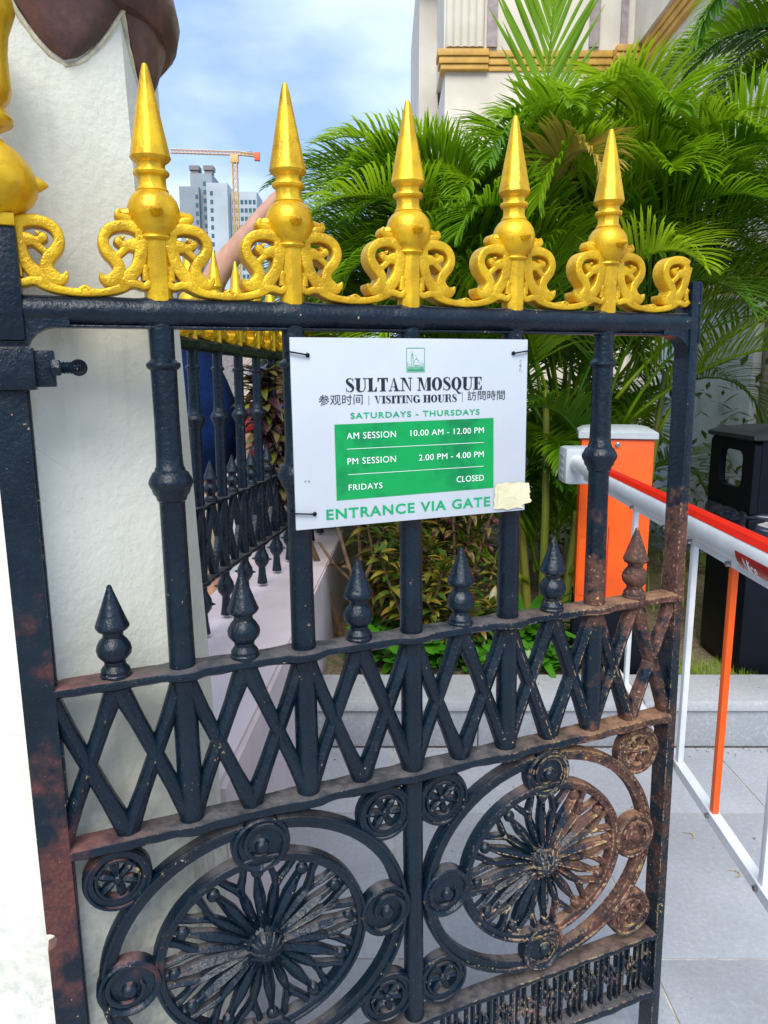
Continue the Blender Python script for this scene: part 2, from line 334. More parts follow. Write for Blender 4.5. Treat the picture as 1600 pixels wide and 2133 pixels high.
def scroll_half(m, sx, cx=0., yf=-.075, yb=.07):
    P = lambda l: [(cx+sx*-a, b) for a, b in l]
    m.stroke(P([(-.09, .44), (-.14, .468), (-.20, .478), (-.262, .472), (-.318, .447), (-.352, .40), (-.357, .345), (-.332, .292), (-.292, .25), (-.266, .20), (-.272, .152), (-.30, .115), (-.345, .10), (-.372, .118)]), [.046, .040, .037, .036, .036, .036, .037, .040, .042, .040, .046, .052, .042, .022], yf, yb, .012)
    m.stroke(P([(-.12, .35), (-.165, .352), (-.205, .345), (-.238, .352), (-.262, .375)]), [.05, .044, .032, .028, .024], yf, yb, .012)
    m.lathe([(.004, yf-.008), (.026, yf-.003), (.032, yf+.012), (.032, yb)], (cx+sx*.258, 0, .37), 14, 'y')
    m.stroke(P([(-.235, .39), (-.215, .405)]), [.018, .006], yf, yb, smooth=False)
    m.stroke(P([(-.09, .42), (-.105, .33), (-.125, .24), (-.165, .17), (-.225, .115), (-.28, .09)]), [.055, .046, .044, .046, .052, .05], yf, yb, .012)
    m.stroke(P([(-.285, .262), (-.24, .30), (-.205, .335)]), [.024, .024, .028], yf, yb, .012)
    m.stroke(P([(-.06, .10), (-.10, .07), (-.16, .085), (-.23, .085)]), [.03, .026, .028, .034], yf, yb, .012)
    m.stroke(P([(-.10, .44), (-.105, .33), (-.10, .22)]), [.04, .036, .018], yf+.01, yb, .01)
    m.stroke(P([(-.34, .10), (-.375, .115), (-.392, .15)]), [.04, .026, .008], yf, yb, .01)
    m.stroke(P([(-.075, .21), (-.09, .18), (-.088, .11)]), [.028, .022, .028], yf, yb)
    m.stroke(P([(-.20, .10), (-.25, .065), (-.31, .038), (-.38, .022), (-.44, .017), (-.50, .019)]), [.046, .038, .031, .026, .027, .032], yf, yb, .012)
    m.stroke(P([(-.47, .035), (-.50, .062)]), [.02, .006], yf, yb, smooth=False)
def scroll_mesh():
    m = MB(S); scroll_half(m, 1); scroll_half(m, -1); return m.mesh('scroll_crest', 40)
def baluster_mesh():
    m = MB(S)
    m.lathe([(.080, -.15), (.078, -.44), (.088, -.452), (.108, -.47), (.110, -.49), (.100, -.508), (.084, -.52), (.082, -.9), (.086, -1.15), (.09, -1.235), (.098, -1.25), (.10, -1.268), (.118, -1.283), (.125, -1.30), (.142, -1.335), (.146, -1.36), (.138, -1.39), (.128, -1.405), (.120, -1.44), (.102, -1.465), (.098, -1.49), (.086, -1.505), (.084, -1.52), (.086, -2.2), (.090, -2.85)], seg=28)
    m.v = [(x*1.14, y*1.14, z) for x, y, z in m.v]; return m.mesh('baluster', 30)
def small_finial_mesh():
    m = MB(S)
    m.lathe([(.004, .725), (.014, .715), (.022, .68), (.094, .43), (.102, .41), (.102, .395), (.09, .372), (.066, .36), (.061, .335), (.062, .318), (.082, .29), (.100, .25), (.106, .215), (.10, .175), (.08, .145), (.066, .125), (.064, .095), (.078, .075), (.088, .055), (.088, .03), (.094, .02), (.094, -.02)], seg=32, facet=(8, .35))
    m.v = [(x*1.24, y*1.24, z) for x, y, z in m.v]; return m.mesh('small_finial', 30)
def rail_mesh(name, z0, z1, xa, xb, bulges, dep=.105, amp=.045):
    m = MB(S); R = []; n = int((xb-xa)/.04); zc = (z0+z1)/2; h = (z1-z0)/2
    for i in range(n+1):
        x = xa+(xb-xa)*i/n
        b = sum(math.exp(-((x-c)/.13)**4) for c in bulges)*amp
        w = .006*sin(x*9)+.004*sin(x*23+1)
        f = dep+b+w; bk = dep+b*.5; hh = h+.012*b/.045*0+w*.5
        R.append([(x, -f+.035, zc+hh), (x, -f+.008, zc+hh*.75), (x, -f, zc+hh*.2), (x, -f+.004, zc-hh*.45), (x, -f+.04, zc-hh), (x, bk-.03, zc-hh), (x, bk, zc-hh*.6), (x, bk, zc+hh*.7), (x, bk-.02, zc+hh)])
    m.rings(R); return m.mesh(name, 40)
def top_rail_mesh(xa, xb, bulges):
    m = MB(S); R = []; n = int((xb-xa)/.04); zc = -.108
    for i in range(n+1):
        x = xa+(xb-xa)*i/n; b = sum(math.exp(-((x-c)/.12)**4) for c in bulges)*.012; r = .105+b+.002*sin(x*13)
        ring = []
        for k in range(20):
            a = 2*pi*k/20; zz = r*sin(a); yy = r*cos(a)*1.05
            ring.append((x, -yy, zc+max(-r*.93, min(r*.95, zz))))
        R.append(ring)
    m.rings(R); m.box(xa, xb, -.07, .07, -.222, -.205, .006); return m.mesh('top_rail', 40)
def lattice_mesh(sgn):
    m = MB(S); zt, zb = -2.90, -4.16
    yf = -.062 if sgn > 0 else -.054
    m.stroke([(-.25*sgn, zt), (-.12*sgn, zt-.325), (0, (zt+zb)/2), (.12*sgn, zb+.325), (.25*sgn, zb)], [.08, .060, .058, .060, .08], yf, .045+.004*sgn, .03, ridge=.022, smooth=True)
    return m.mesh('lattice_bar', 40)
def ell(cx, cz, a, b, n=72, ph=0): return [(cx+a*cos(2*pi*k/n+ph), cz+b*sin(2*pi*k/n+ph)) for k in range(n)]
RA, RB = 1.31, 1.15        # outer ring centre line
IA, IB = .905, .835        # inner ring centre line
def outer_ring_mesh():
    m = MB(S); m.stroke(ell(0, 0, RA, RB), .062, -.055, .05, .02, ridge=0, loop=True, smooth=False)
    m.stroke(ell(0, 0, RA+.035, RB+.035), .018, -.075, .04, .01, loop=True, smooth=False); return m.mesh('outer_ring', 35)
def inner_ring_mesh():
    m = MB(S); m.stroke(ell(0, 0, IA, IB), .048, -.06, .05, .02, loop=True, smooth=False)
    m.stroke(ell(0, 0, IA+.025, IB+.025), .015, -.08, .04, .01, loop=True, smooth=False); return m.mesh('inner_ring', 35)
def epos(r, a): return (IA*r*cos(a), IB*r*sin(a))
def ball_spoke_mesh(a):
    m = MB(S); p = lambda r, d=0: epos(r, a+d)
    m.stroke([p(.10), p(.3), p(.55), p(.68), p(.78), p(.84)], [.020, .038, .052, .036, .022, .024], -.045, .03, .02, ridge=.035)
    q = p(.86); m.sphere((q[0], -.025, q[1]), 0.058, 12, 8, (1, .9, 1)); m.stroke([p(.86), p(.96)], [.020, .026], -.04, .03, smooth=False)
    return m.mesh('ball_spoke', 40)
def fork_spoke_mesh(a):
    m = MB(S); p = lambda r, d=0: epos(r, a+d)
    m.stroke([p(.10), p(.3), p(.5), p(.62), p(.70), p(.76)], [.018, .034, .046, .034, .012, .006], -.036, .03, .02, ridge=.02)
    for d in (-1, 1):
        m.stroke([p(.66), p(.75, d*.045), p(.84, d*.10), p(.97, d*.135)], [.032, .030, .026, .034], -.035, .03, .015, ridge=.01)
    return m.mesh('fork_spoke', 40)
def hub_mesh():
    m = MB(S); m.lathe([(.19, .03), (.19, -.02), (.165, -.06), (.15, -.068), (.145, -.062), (.138, -.09), (.11, -.13), (.07, -.155), (.03, -.163), (.003, -.164)], seg=28, axis='y')
    for k in range(12):
        a = 2*pi*k/12; m.tube([(cos(a)*.15, -.085, sin(a)*.15), (cos(a)*.1, -.138, sin(a)*.1), (cos(a)*.03, -.163, sin(a)*.03)], [.012, .012, .006], 6)
    return m.mesh('hub', 40)
def boss_mesh():
    m = MB(S); m.lathe([(.255, .05), (.258, -.03), (.248, -.06), (.23, -.072), (.21, -.06), (.195, -.035), (.12, -.035), (.10, -.04), (.065, -.055), (.055, -.09), (.04, -.108), (.015, -.115), (.002, -.116)], seg=32, axis='y')
    sp = [(cos(t)*r, sin(t)*r) for t, r in [(-1.6+i*.42, .235-i*.0085) for i in range(17)]]
    m.stroke(sp, [.022]*10+[.02]*6+[.008], -.066, 0, .014); return m.mesh('boss', 35)
def rosette_mesh():
    m = MB(S); m.stroke(ell(0, 0, .225, .225, 36), .045, -.05, .045, .02, loop=True, smooth=False); m.stroke(ell(0, 0, .245, .245, 36), .014, -.068, .03, .01, loop=True, smooth=False)
    m.stroke(ell(0, 0, .165, .165, 30), .013, -.06, .03, .01, loop=True, smooth=False)
    for k in range(6):
        a = 2*pi*k/6+.3; m.stroke([(cos(a)*r, sin(a)*r) for r in (.03, .07, .11, .145, .19)], [.018, .030, .036, .026, .014], -.04, .02, .015, ridge=.014)
    m.sphere((0, -.03, 0), .042, 12, 8); return m.mesh('rosette', 35)
def key_mesh(flip):
    m = MB(S); s = -1 if flip else 1; zc = -7.18
    def b(x0, x1, z0, z1, d=.04): m.box(s*x0, s*x1, -d, d*.8, zc+z0*s, zc+z1*s, .008)
    b(-.115, -.085, -.34, .34); b(.085, .112, -.34, .34, .035)
    b(-.035, -.008, -.10, .34, .036); b(.012, .04, -.34, .12, .036)
    b(-.085, -.035, .07, .10, .03); b(.04, .085, -.10, -.07, .03); b(-.008, .012, .015, .05, .03)
    m.lathe([(.028, .02), (.028, -.03), (.018, -.045), (.002, -.048)], (s*-.055, 0, zc+s*-.04), 10, 'y')
    m.lathe([(.028, .02), (.028, -.03), (.018, -.045), (.002, -.048)], (s*.062, 0, zc+s*.03), 10, 'y')
    return m.mesh('key_picket', 40)
SPEAR, SCROLL, BAL, SFIN = spear_mesh(), scroll_mesh(), baluster_mesh(), small_finial_mesh()
LAT = {1: lattice_mesh(1), -1: lattice_mesh(-1)}
for i in range(5):
    o = obj('spear_finial', SPEAR, GOLD, gate, (i*S, 0, 0), (0, 0, .0))
    obj('scroll_crest', SCROLL, GOLDR, gate, (i*S, 0, 0))
    obj('baluster', BAL, PAINT, gate, (i*S, 0, 0))
m = MB(S); scroll_half(m, 1, -1.0); obj('half_scroll', m.mesh('half_scroll', 40), GOLDR, gate)
m = MB(S); scroll_half(m, -1, 5.0); obj('half_scroll', m.mesh('half_scroll', 40), GOLDR, gate)
for i in range(6): obj('small_finial', SFIN, PAINT, gate, ((i-.5)*S, 0, -2.83*S))
obj('top_rail', top_rail_mesh(-.94, 4.96, range(0, 5)), PAINT, gate)
obj('middle_rail', rail_mesh('middle_rail', -2.918, -2.828, -.94, 4.965, range(0, 5), dep=.122, amp=.06), PAINT, gate)
obj('lower_rail', rail_mesh('lower_rail', -4.26, -4.15, -.94, 4.965, range(0, 5), dep=.122, amp=.025), PAINT, gate)
obj('bottom_rail', rail_mesh('bottom_rail', -6.875, -6.80, -.94, 4.965, [2], amp=.02), PAINT, gate)
obj('base_rail', rail_mesh('base_rail', -7.64, -7.52, -.94, 4.965, [], amp=0), PAINT, gate)
for i in range(12):
    cx = -.75+.5*i
    for sg in (1, -1): obj('lattice_bar', LAT[sg], PAINT, gate, (cx*S, 0, 0))
m = MB(S); m.lathe([(.101, -2.89), (.098, -3.2), (.101, -4.16)], seg=20); BARL = m.mesh('lattice_post', 40)
for i in range(5): obj('lattice_post', BARL, PAINT, gate, (i*S, 0, 0))
m = MB(S); m.lathe([(.098, -4.24), (.094, -5.5), (.098, -6.81)], (2, 0, 0), seg=20); obj('centre_bar', m, PAINT, gate)
RINGS = [(.55, -5.50), (3.46, -5.50)]
OR, IR, BO, RO, HU = outer_ring_mesh(), inner_ring_mesh(), boss_mesh(), rosette_mesh(), hub_mesh()
BS = [ball_spoke_mesh(2*pi*k/12+.05) for k in range(12)]; FS = [fork_spoke_mesh(2*pi*(k+.5)/12+.05) for k in range(12)]
for cx, cz in RINGS:
    L0 = (cx*S, 0, cz*S)
    oring = obj('outer_ring', OR, PAINT, gate, L0); iring = obj('inner_ring', IR, PAINT, gate, L0)
    obj('hub', HU, PAINT, iring)
    for k in range(12): obj('ball_spoke', BS[k], PAINT, iring); obj('fork_spoke', FS[k], PAINT, iring)
    for dx, dz, rr in ((0, .99, 0), (1.14, 0, -1.57), (0, -.99, 3.14), (-1.14, 0, 1.57)): obj('boss', BO, PAINT, gate, ((cx+dx)*S, -.004, (cz+dz)*S), (0, -rr, 0))
    for sx in (-1, 1):
        for sz in (-1, 1): obj('rosette', RO, PAINT, gate, ((cx+sx*1.16)*S, .002, (cz+sz*.97)*S), (0, sx*sz*.4, 0))
K = [key_mesh(False), key_mesh(True)]
x = -.78
i = 0
while x < 4.95:
    obj('key_picket', K[i % 2], PAINT, gate, (x*S, 0, 0)); x += .272; i += 1
m = MB(S); m.box(4.955, 5.06, -.10, .11, -8.22, .286, .008); m.prism([(5.0, -.15), (4.64, -.15), (4.64, -.215), (4.72, -.219), (4.80, -.232), (4.87, -.262), (4.92, -.305), (4.945, -.36), (4.952, -.44), (5.0, -.44)], -.085, .09)
m.box(5.045, 5.075, -.105, -.06, -.3, .28, .01); obj('post', m, PAINT, gate, label='narrow latch post with rust and flaked yellow paint')
m = MB(S); m.lathe([(.03, -.02), (.034, -.01), (.03, .015), (.01, .02), (.001, .02)], (5.0, -.115, -2.88), 12, 'y'); obj('rivet', m, PAINT, gate)
# hinge post with a half-round notch cut out of its left edge
m = MB(S)
pts = [(-.932, .43), (-.932, -8.22), (-1.155, -8.22)]
for k in range(9): a = -pi/2+pi*k/8; pts.append((-1.155+.072*cos(a), -4.87+.072*sin(a)))
pts += [(-1.155, -.7), (-1.155, .43)]
m.prism([(a, b) for a, b in pts], -.10, .03); m.box(-.945, -.915, -.02, .075, -8.2, .2, .006)
m.prism([(-.95, -.15), (-.62, -.15), (-.62, -.215), (-.70, -.219), (-.77, -.232), (-.83, -.262), (-.87, -.305), (-.895, -.36), (-.905, -.42), (-.95, -.42)], -.092, .06)
m.box(-1.20, -.90, -.13, .10, -.32, .43, .03)
obj('post', m.mesh('post', 30), PAINT, gate, label='wide flat hinge post with dark red undercoat showing')
m = MB(S); m.box(-1.22, -.90, -.15, .12, .42, .50, .012)
m.lathe([(.17, .50), (.22, .53), (.28, .585), (.312, .64), (.32, .69), (.305, .77), (.27, .84), (.22, .90), (.17, .935), (.15, .95), (.135, .97), (.105, .985), (.11, 1.02), (.15, 1.045), (.20, 1.075), (.205, 1.10), (.17, 1.15), (.155, 1.18), (.19, 1.22), (.21, 1.28), (.205, 1.40), (.205, 1.5), (.22, 1.62), (.25, 1.70), (.272, 1.76), (.262, 1.82), (.21, 1.85), (.02, 1.86)], (-1.06, 0, 0), 36)
for a in range(4):
    d = Vector((cos(a*pi/2), sin(a*pi/2), 0)); c = Vector((-1.06, 0, .715))+d*.295; m.tube([c-d*.03, c+d*.02, c+d*.05, c+d*.085], [.058, .052, .034, .01], 12)
obj('post_finial', m.mesh('post_finial', 30), GOLD, gate)
m = MB(S); m.box(-1.24, -.86, -.16, .14, -.65, -.36, .02); m.box(-.88, -.735, -.10, .12, -.63, -.38, .012)
hc = obj('hinge_clamp', m, PAINT, gate)
HZ = -.50
m = MB(S)
for x0, x1, r in ((-.76, -.70, .062),): m.lathe([(r*.9, x0), (r, x0+.01), (r, x1-.01), (r*.9, x1)], (0, -.12, HZ), 6, 'x')
obj('nut', m.mesh('nut', 25), PAINT, hc)
m = MB(S)
pr = []
for k in range(13): xx = -.70+.011*k; pr.append((.036 if k % 2 else .046, xx))
m.lathe(pr, (0, -.12, HZ), 14, 'x'); obj('threaded_rod', m.mesh('threaded_rod', 60), PAINT, hc)
m = MB(S); m.lathe([(.03, .22), (.03, .0), (.056, -.015), (.058, -.03), (.05, -.038), (.012, -.03), (.008, -.04), (.001, -.04)], (-.585, -.12, HZ), 24, 'y')
obj('rubber_stop', m, BLACKP, hc)
# ---------------------------------------------------------------- sign
GM = Matrix.Translation(G0) @ RG.to_4x4()
def gate_child_thing(name, label, cat, loc, rot=(0, 0, 0), group=None):
    loc = (loc[0]-.008, loc[1]-.045, loc[2]-.001); o = thing(name, label, cat, group=group); mw = GM @ Matrix.Translation(Vector(loc)*S) @ Matrix.Rotation(rot[1], 4, 'Y') @ Matrix.Rotation(rot[0], 4, 'X') @ Matrix.Rotation(rot[2], 4, 'Z')
    o.location = mw.to_translation(); o.rotation_euler = mw.to_euler(); o.scale = (.992,)*3; return o
sign = gate_child_thing('notice_board', 'white visiting hours board with green timetable hung on the gate bars', 'sign', (.935, -.13, -.28))
m = MB(S); m.box(-.004, 2.142, 0, .022, -1.515, 0, .004); obj('board', m, WHITE, sign)
YP = [-.0030]
def flat(polys, name, mat, parent=sign, y=None):
    m = MB(S); yy = YP[0] if y is None else y
    for p in polys: m.add([(a, yy, b) for a, b in p], [tuple(range(len(p)))]); yy = (YP[0] if y is None else y)-.00015*(len(m.v)//4 % 5)
    me = bpy.data.meshes.new(name); me.from_pydata([(a*S, b*S, c*S) for a, b, c in m.v], [], m.f)
    return obj(name, me, mat, parent)
def text(body, x0, x1, z0, cap, mat, name='lettering', parent=sign, offset=0., space=1.0, y=None, capref=.7):
    c = bpy.data.curves.new('t', 'FONT'); c.body = body; c.offset = offset; c.space_character = space; c.resolution_u = 6
    o = bpy.data.objects.new('t', c); COL.objects.link(o); bpy.context.view_layer.update()
    me = bpy.data.meshes.new_from_object(o.evaluated_get(bpy.context.evaluated_depsgraph_get())); bpy.data.objects.remove(o); bpy.data.curves.remove(c)
    xs = [v.co.x for v in me.vertices]; a, b = min(xs), max(xs); sx = (x1-x0)/(b-a); sz = cap/capref; yy = YP[0] if y is None else y
    for v in me.vertices: v.co = Vector(((x0+(v.co.x-a)*sx)*S, yy*S, (z0+v.co.y*sz)*S))
    me.name = name; me.materials.clear(); return obj(name, me, mat, parent)
def band(pts, ws):
    """variable width 2d stroke -> quads"""
    pts, ws = crom(pts, ws, 5, False); Lp, Rp = [], []
    for i, p in enumerate(pts):
        a = pts[max(0, i-1)]; b = pts[min(len(pts)-1, i+1)]; t = Vector((b[0]-a[0], b[1]-a[1])).normalized()
        Lp.append((p[0]-t.y*ws[i], p[1]+t.x*ws[i])); Rp.append((p[0]+t.y*ws[i], p[1]-t.x*ws[i]))
    return [[Lp[i], Lp[i+1], Rp[i+1], Rp[i]] for i in range(len(pts)-1)]
T, H = .26, .065
def rc(x0, x1, z0, z1): return [(x0, z0), (x1, z0), (x1, z1), (x0, z1)]
def serif(x0, x1, top): return rc(x0, x1, 1-H, 1) if top else rc(x0, x1, 0, H)
def oring(cx, rx, t, a0=0, a1=2*pi, n=28):
    q = []
    for i in range(n):
        a, b = a0+(a1-a0)*i/n, a0+(a1-a0)*(i+1)/n
        o = lambda s: (cx+rx*cos(s), .5+.51*sin(s)); ii = lambda s: (cx+(rx-t)*cos(s), .5+(.51-H)*sin(s))
        q.append([o(a), o(b), ii(b), ii(a)])
    return q
GL = {
 'I': (.42, [rc(.105, .105+T, 0, 1), serif(0, .42, 1), serif(0, .42, 0)]),
 'L': (.68, [rc(.1, .1+T, 0, 1), serif(0, .42, 1), serif(0, .66, 0), [(.66, 0), (.66, .34), (.62, .34), (.5, H), (.5, 0)]]),
 'T': (.74, [rc(.265, .265+T, 0, 1), serif(0, .74, 1), serif(.15, .59, 0), [(0, 1), (.16, 1), (.04, .68), (0, .68)], [(.74, 1), (.58, 1), (.70, .68), (.74, .68)]]),
 'E': (.70, [rc(.1, .1+T, 0, 1), serif(0, .66, 1), serif(0, .68, 0), rc(.3, .5, .49, .53), rc(.48, .52, .36, .66), [(.66, 1), (.5, 1), (.62, .70), (.66, .70)], [(.68, 0), (.5, 0), (.64, .33), (.68, .33)]]),
 'H': (.90, [rc(.1, .1+T, 0, 1), rc(.59, .59+T, 0, 1), serif(0, .41, 1), serif(0, .41, 0), serif(.49, .9, 1), serif(.49, .9, 0), rc(.3, .6, .48, .52)]),
 'N': (.86, [rc(.13, .13+H, 0, 1), rc(.69, .69+H, 0, 1), [(.10, 1), (.33, 1), (.73, 0), (.69, 0)], serif(0, .33, 1), serif(0, .3, 0), serif(.56, .86, 1)]),
 'M': (1.04, [rc(.12, .12+H, 0, 1), rc(.74, .74+T, 0, 1), [(.10, 1), (.33, 1), (.55, .1), (.50, 0)], [(.50, 0), (.53, .0), (.77, 1), (.73, 1)], serif(0, .3, 1), serif(0, .28, 0), serif(.64, 1.04, 0), serif(.74, 1.04, 1)]),
 'A': (.84, [[(.10, 0), (.14, 0), (.42, 1), (.38, 1)], [(.50, 0), (.73, 0), (.44, 1.0), (.36, 1)], serif(0, .26, 0), serif(.40, .84, 0), rc(.2, .58, .30, .34)]),
 'V': (.82, [[(.08, 1), (.31, 1), (.46, 0), (.40, 0)], [(.66, 1), (.70, 1), (.46, 0), (.42, 0)], serif(0, .40, 1), serif(.56, .82, 1)]),
 'U': (.84, [rc(.1, .1+T, .25, 1), rc(.68, .68+H, .25, 1), serif(0, .41, 1), serif(.56, .84, 1)]+band([(.205, .27), (.25, .10), (.42, .01), (.62, .08), (.70, .27)], [T/2, .09, .035, .025, H/2])),
 'O': (.80, oring(.4, .39, T*.95)),
 'Q': (.80, oring(.4, .39, T*.95)+band([(.36, .06), (.46, -.08), (.60, -.24), (.78, -.22)], [.02, .06, .07, .015])),
 'G': (.84, oring(.4, .39, T*.95, .75, 2*pi-.9)+[rc(.56, .56+T, .04, .42), rc(.46, .86, .40, .44), [(.70, .98), (.74, .98), (.74, .66), (.70, .66), (.62, .9)]]),
 'R': (.86, [rc(.1, .1+T, 0, 1), serif(0, .42, 0), serif(0, .5, 1), rc(.3, .5, .49, .53)]+band([(.48, .98), (.62, .93), (.65, .76), (.62, .57), (.48, .51)], [.02, .07, .1, .07, .02])+band([(.50, .51), (.62, .42), (.66, .2), (.72, .04), (.86, .06)], [.02, .07, .085, .06, .012])),
 'S': (.62, band([(.54, .72), (.50, .90), (.36, .985), (.18, .93), (.12, .77), (.24, .61), (.42, .45), (.53, .27), (.46, .08), (.28, .015), (.12, .10), (.06, .30)], [.015, .022, .026, .05, .085, .115, .118, .09, .05, .026, .022, .015])+[[(.52, 1), (.55, 1), (.55, .70), (.52, .70)], [(.06, 0), (.09, 0), (.09, .31), (.06, .31)]]),
 ' ': (.30, [])}
def serif_text(body, x0, x1, z0, cap, mat):
    tot = sum(GL[c][0]+.035 for c in body); kx = (x1-x0)/tot; polys = []; x = x0
    for c in body:
        w, pp = GL[c]
        for p in pp: polys.append([(x+a*kx, z0+b*cap) for a, b in p])
        x += (w+.035)*kx
    return flat(polys, 'lettering', mat)
serif_text('SULTAN MOSQUE', .438, 1.69, -.424, .108, INK)
text('参观时间', .212, .584, -.518, .066, INK, capref=.74); text('訪問時間', 1.545, 1.914, -.508, .066, INK, capref=.74)
serif_text('VISITING HOURS', .685, 1.445, -.522, .062, INK)
flat([rc(.636, .640, -.535, -.456)], 'divider', INK); flat([rc(1.492, 1.496, -.526, -.442)], 'divider', INK)
text('SATURDAYS - THURSDAYS', .477, 1.664, -.637, .046, GREENINK, offset=.022, space=1.18)
gp_ = obj('timetable_panel', MB(S).add([(.338, -.002, -.680), (1.804, -.002, -.671), (1.813, -.002, -1.289), (.342, -.002, -1.298)], [(0, 3, 2, 1)]).mesh('timetable_panel'), GREENP, sign)
YP[0] = -.0055
text('AM SESSION', .440, .872, -.801, .053, WINK, space=1.1); text('10.00 AM - 12.00 PM', 1.006, 1.706, -.798, .05, WINK, space=1.05)
text('PM SESSION', .442, .870, -1.007, .052, WINK, space=1.1); text('2.00 PM - 4.00 PM', 1.081, 1.707, -1.008, .051, WINK, space=1.05)
text('FRIDAYS', .447, .745, -1.220, .049, WINK, space=1.1); text('CLOSED', 1.442, 1.711, -1.216, .052, WINK, space=1.05)
flat([rc(.439, 1.706, -.883, -.879), rc(.445, 1.708, -1.092, -1.088)], 'rule', WINK)
YP[0] = -.003
text('ENTRANCE VIA GATE', .25, 1.78, -1.448, .082, GREENINK, offset=.026, space=1.15)
def bar(x0, z0, x1, z1, w): t = Vector((x1-x0, z1-z0)).normalized(); return [(x0-t.y*w, z0+t.x*w), (x1-t.y*w, z1+t.x*w), (x1+t.y*w, z1-t.x*w), (x0+t.y*w, z0-t.x*w)]
lx, lz, w_, h_ = .976, -.27, .163, .193
U = lambda a, b: (lx+a*w_, lz+b*h_)
pl = []
for (a, b, c, d) in ((0, 0, 1, 0), (1, 0, 1, 1), (1, 1, 0, 1), (0, 1, 0, 0)): p, q = U(a, b), U(c, d); pl.append(bar(p[0], p[1], q[0], q[1], .0022))
def lbar(a, b, c, d, w=.0016): p, q = U(a, b), U(c, d); pl.append(bar(p[0], p[1], q[0], q[1], w))
for a, b, c, d in ((.26, .12, .26, .62), (.36, .12, .36, .62), (.24, .62, .38, .62), (.27, .66, .27, .74), (.35, .66, .35, .74), (.24, .70, .38, .70), (.31, .78, .31, .86), (.06, .12, .06, .40), (.14, .12, .14, .36), (.50, .70, .50, .66), (.78, .12, .78, .36), (.86, .12, .86, .42), (.94, .12, .94, .36), (.4, .28, .72, .28)): lbar(a, b, c, d)
for i in range(8):
    a0, a1 = pi*i/8, pi*(i+1)/8; lbar(.55+.15*cos(a0), .34+.2*sin(a0), .55+.15*cos(a1), .34+.2*sin(a1)); lbar(.55+.09*cos(a0), .16+.12*sin(a0), .55+.09*cos(a1), .16+.12*sin(a1))
pl.append([U(.27, .74), U(.35, .74), U(.31, .80)]); lbar(.55, .54, .55, .64)
for i in range(16):
    xx = .06+i*.057; hh = .06+.05*((i*7) % 3)/2; pl.append([U(xx, .12), U(xx+.03, .12), U(xx+.03, .14+hh), U(xx, .14+hh)])
pl.append([U(.04, .04), U(.96, .04), U(.96, .11), U(.04, .11)]); flat(pl, 'mosque_emblem', GREENINK)
SCR = simple('scuff_grey', (.22, .22, .2), .8)
sp = []
for i in range(16): a = 2.055+random.random()*.02; b = -.17-random.random()*.10; sp.append([(a, b), (a+.006+random.random()*.008, b+.004), (a+.004, b-.008)])
for i in range(7): a = .075+random.random()*.035; b = -1.115-random.random()*.02; sp.append([(a, b), (a+.01, b+.006), (a+.006, b-.006)])
flat(sp, 'scuff', SCR)
for hx, hz in ((.131, -.135), (1.991, -.118), (.15, -1.391)):
    m = MB(S); m.lathe([(.014, -.006), (.015, -.002), (.015, .0)], (hx, 0, hz), 14, 'y'); obj('tie_hole', m, INK, sign)
def tie(a, b, bx, label):
    o = gate_child_thing('cable_tie', label, 'cable tie', (.935, -.13, -.28), group='black cable ties holding the board'); m = MB(S)
    (ax, az), (cx, cz) = a, b; n = 14; pts = [(ax, .025, az), (ax, -.012, az), (ax+(cx-ax)*.15, -.02, az+(cz-az)*.15), (ax+(cx-ax)*.6, -.022, az+(cz-az)*.6), (cx, -.015, cz)]
    s = 1 if bx > cx else -1; r = .115
    for k in range(1, 9): t = pi*k/8; pts.append((bx-s*r*cos(t), .13-(0)-.145*cos(t*.9)+.0*k if False else .13-.14*sin(pi/2-t), cz+(az-cz)*.0))
    m.tube(pts[:5], .0105, 8, .6)
    back = [(cx, -.015, cz)]+[(bx+s*0+(cx-bx)*cos(t), .13-(.145)*cos(t*1.0)*0+.145*sin(t)-.145*(1-sin(t)) if False else -.015+.16*(t/(pi))*2*.5+.13*sin(t), cz) for t in [pi*k/10 for k in range(1, 8)]]
    m.tube(back, .0105, 8, .6); m.sphere((ax, -.012, az), .018, 10, 6, (1, .7, 1)); obj('strap', m, BLACKP, o)
tie((.131, -.135), (-.03, -.108), .065, 'black cable tie at the upper left corner of the white board')
tie((1.991, -.118), (2.15, -.095), 2.07, 'black cable tie at the upper right corner of the white board')
tie((.15, -1.391), (-.035, -1.372), .065, 'black cable tie at the lower left corner of the white board')
m = MB(S)
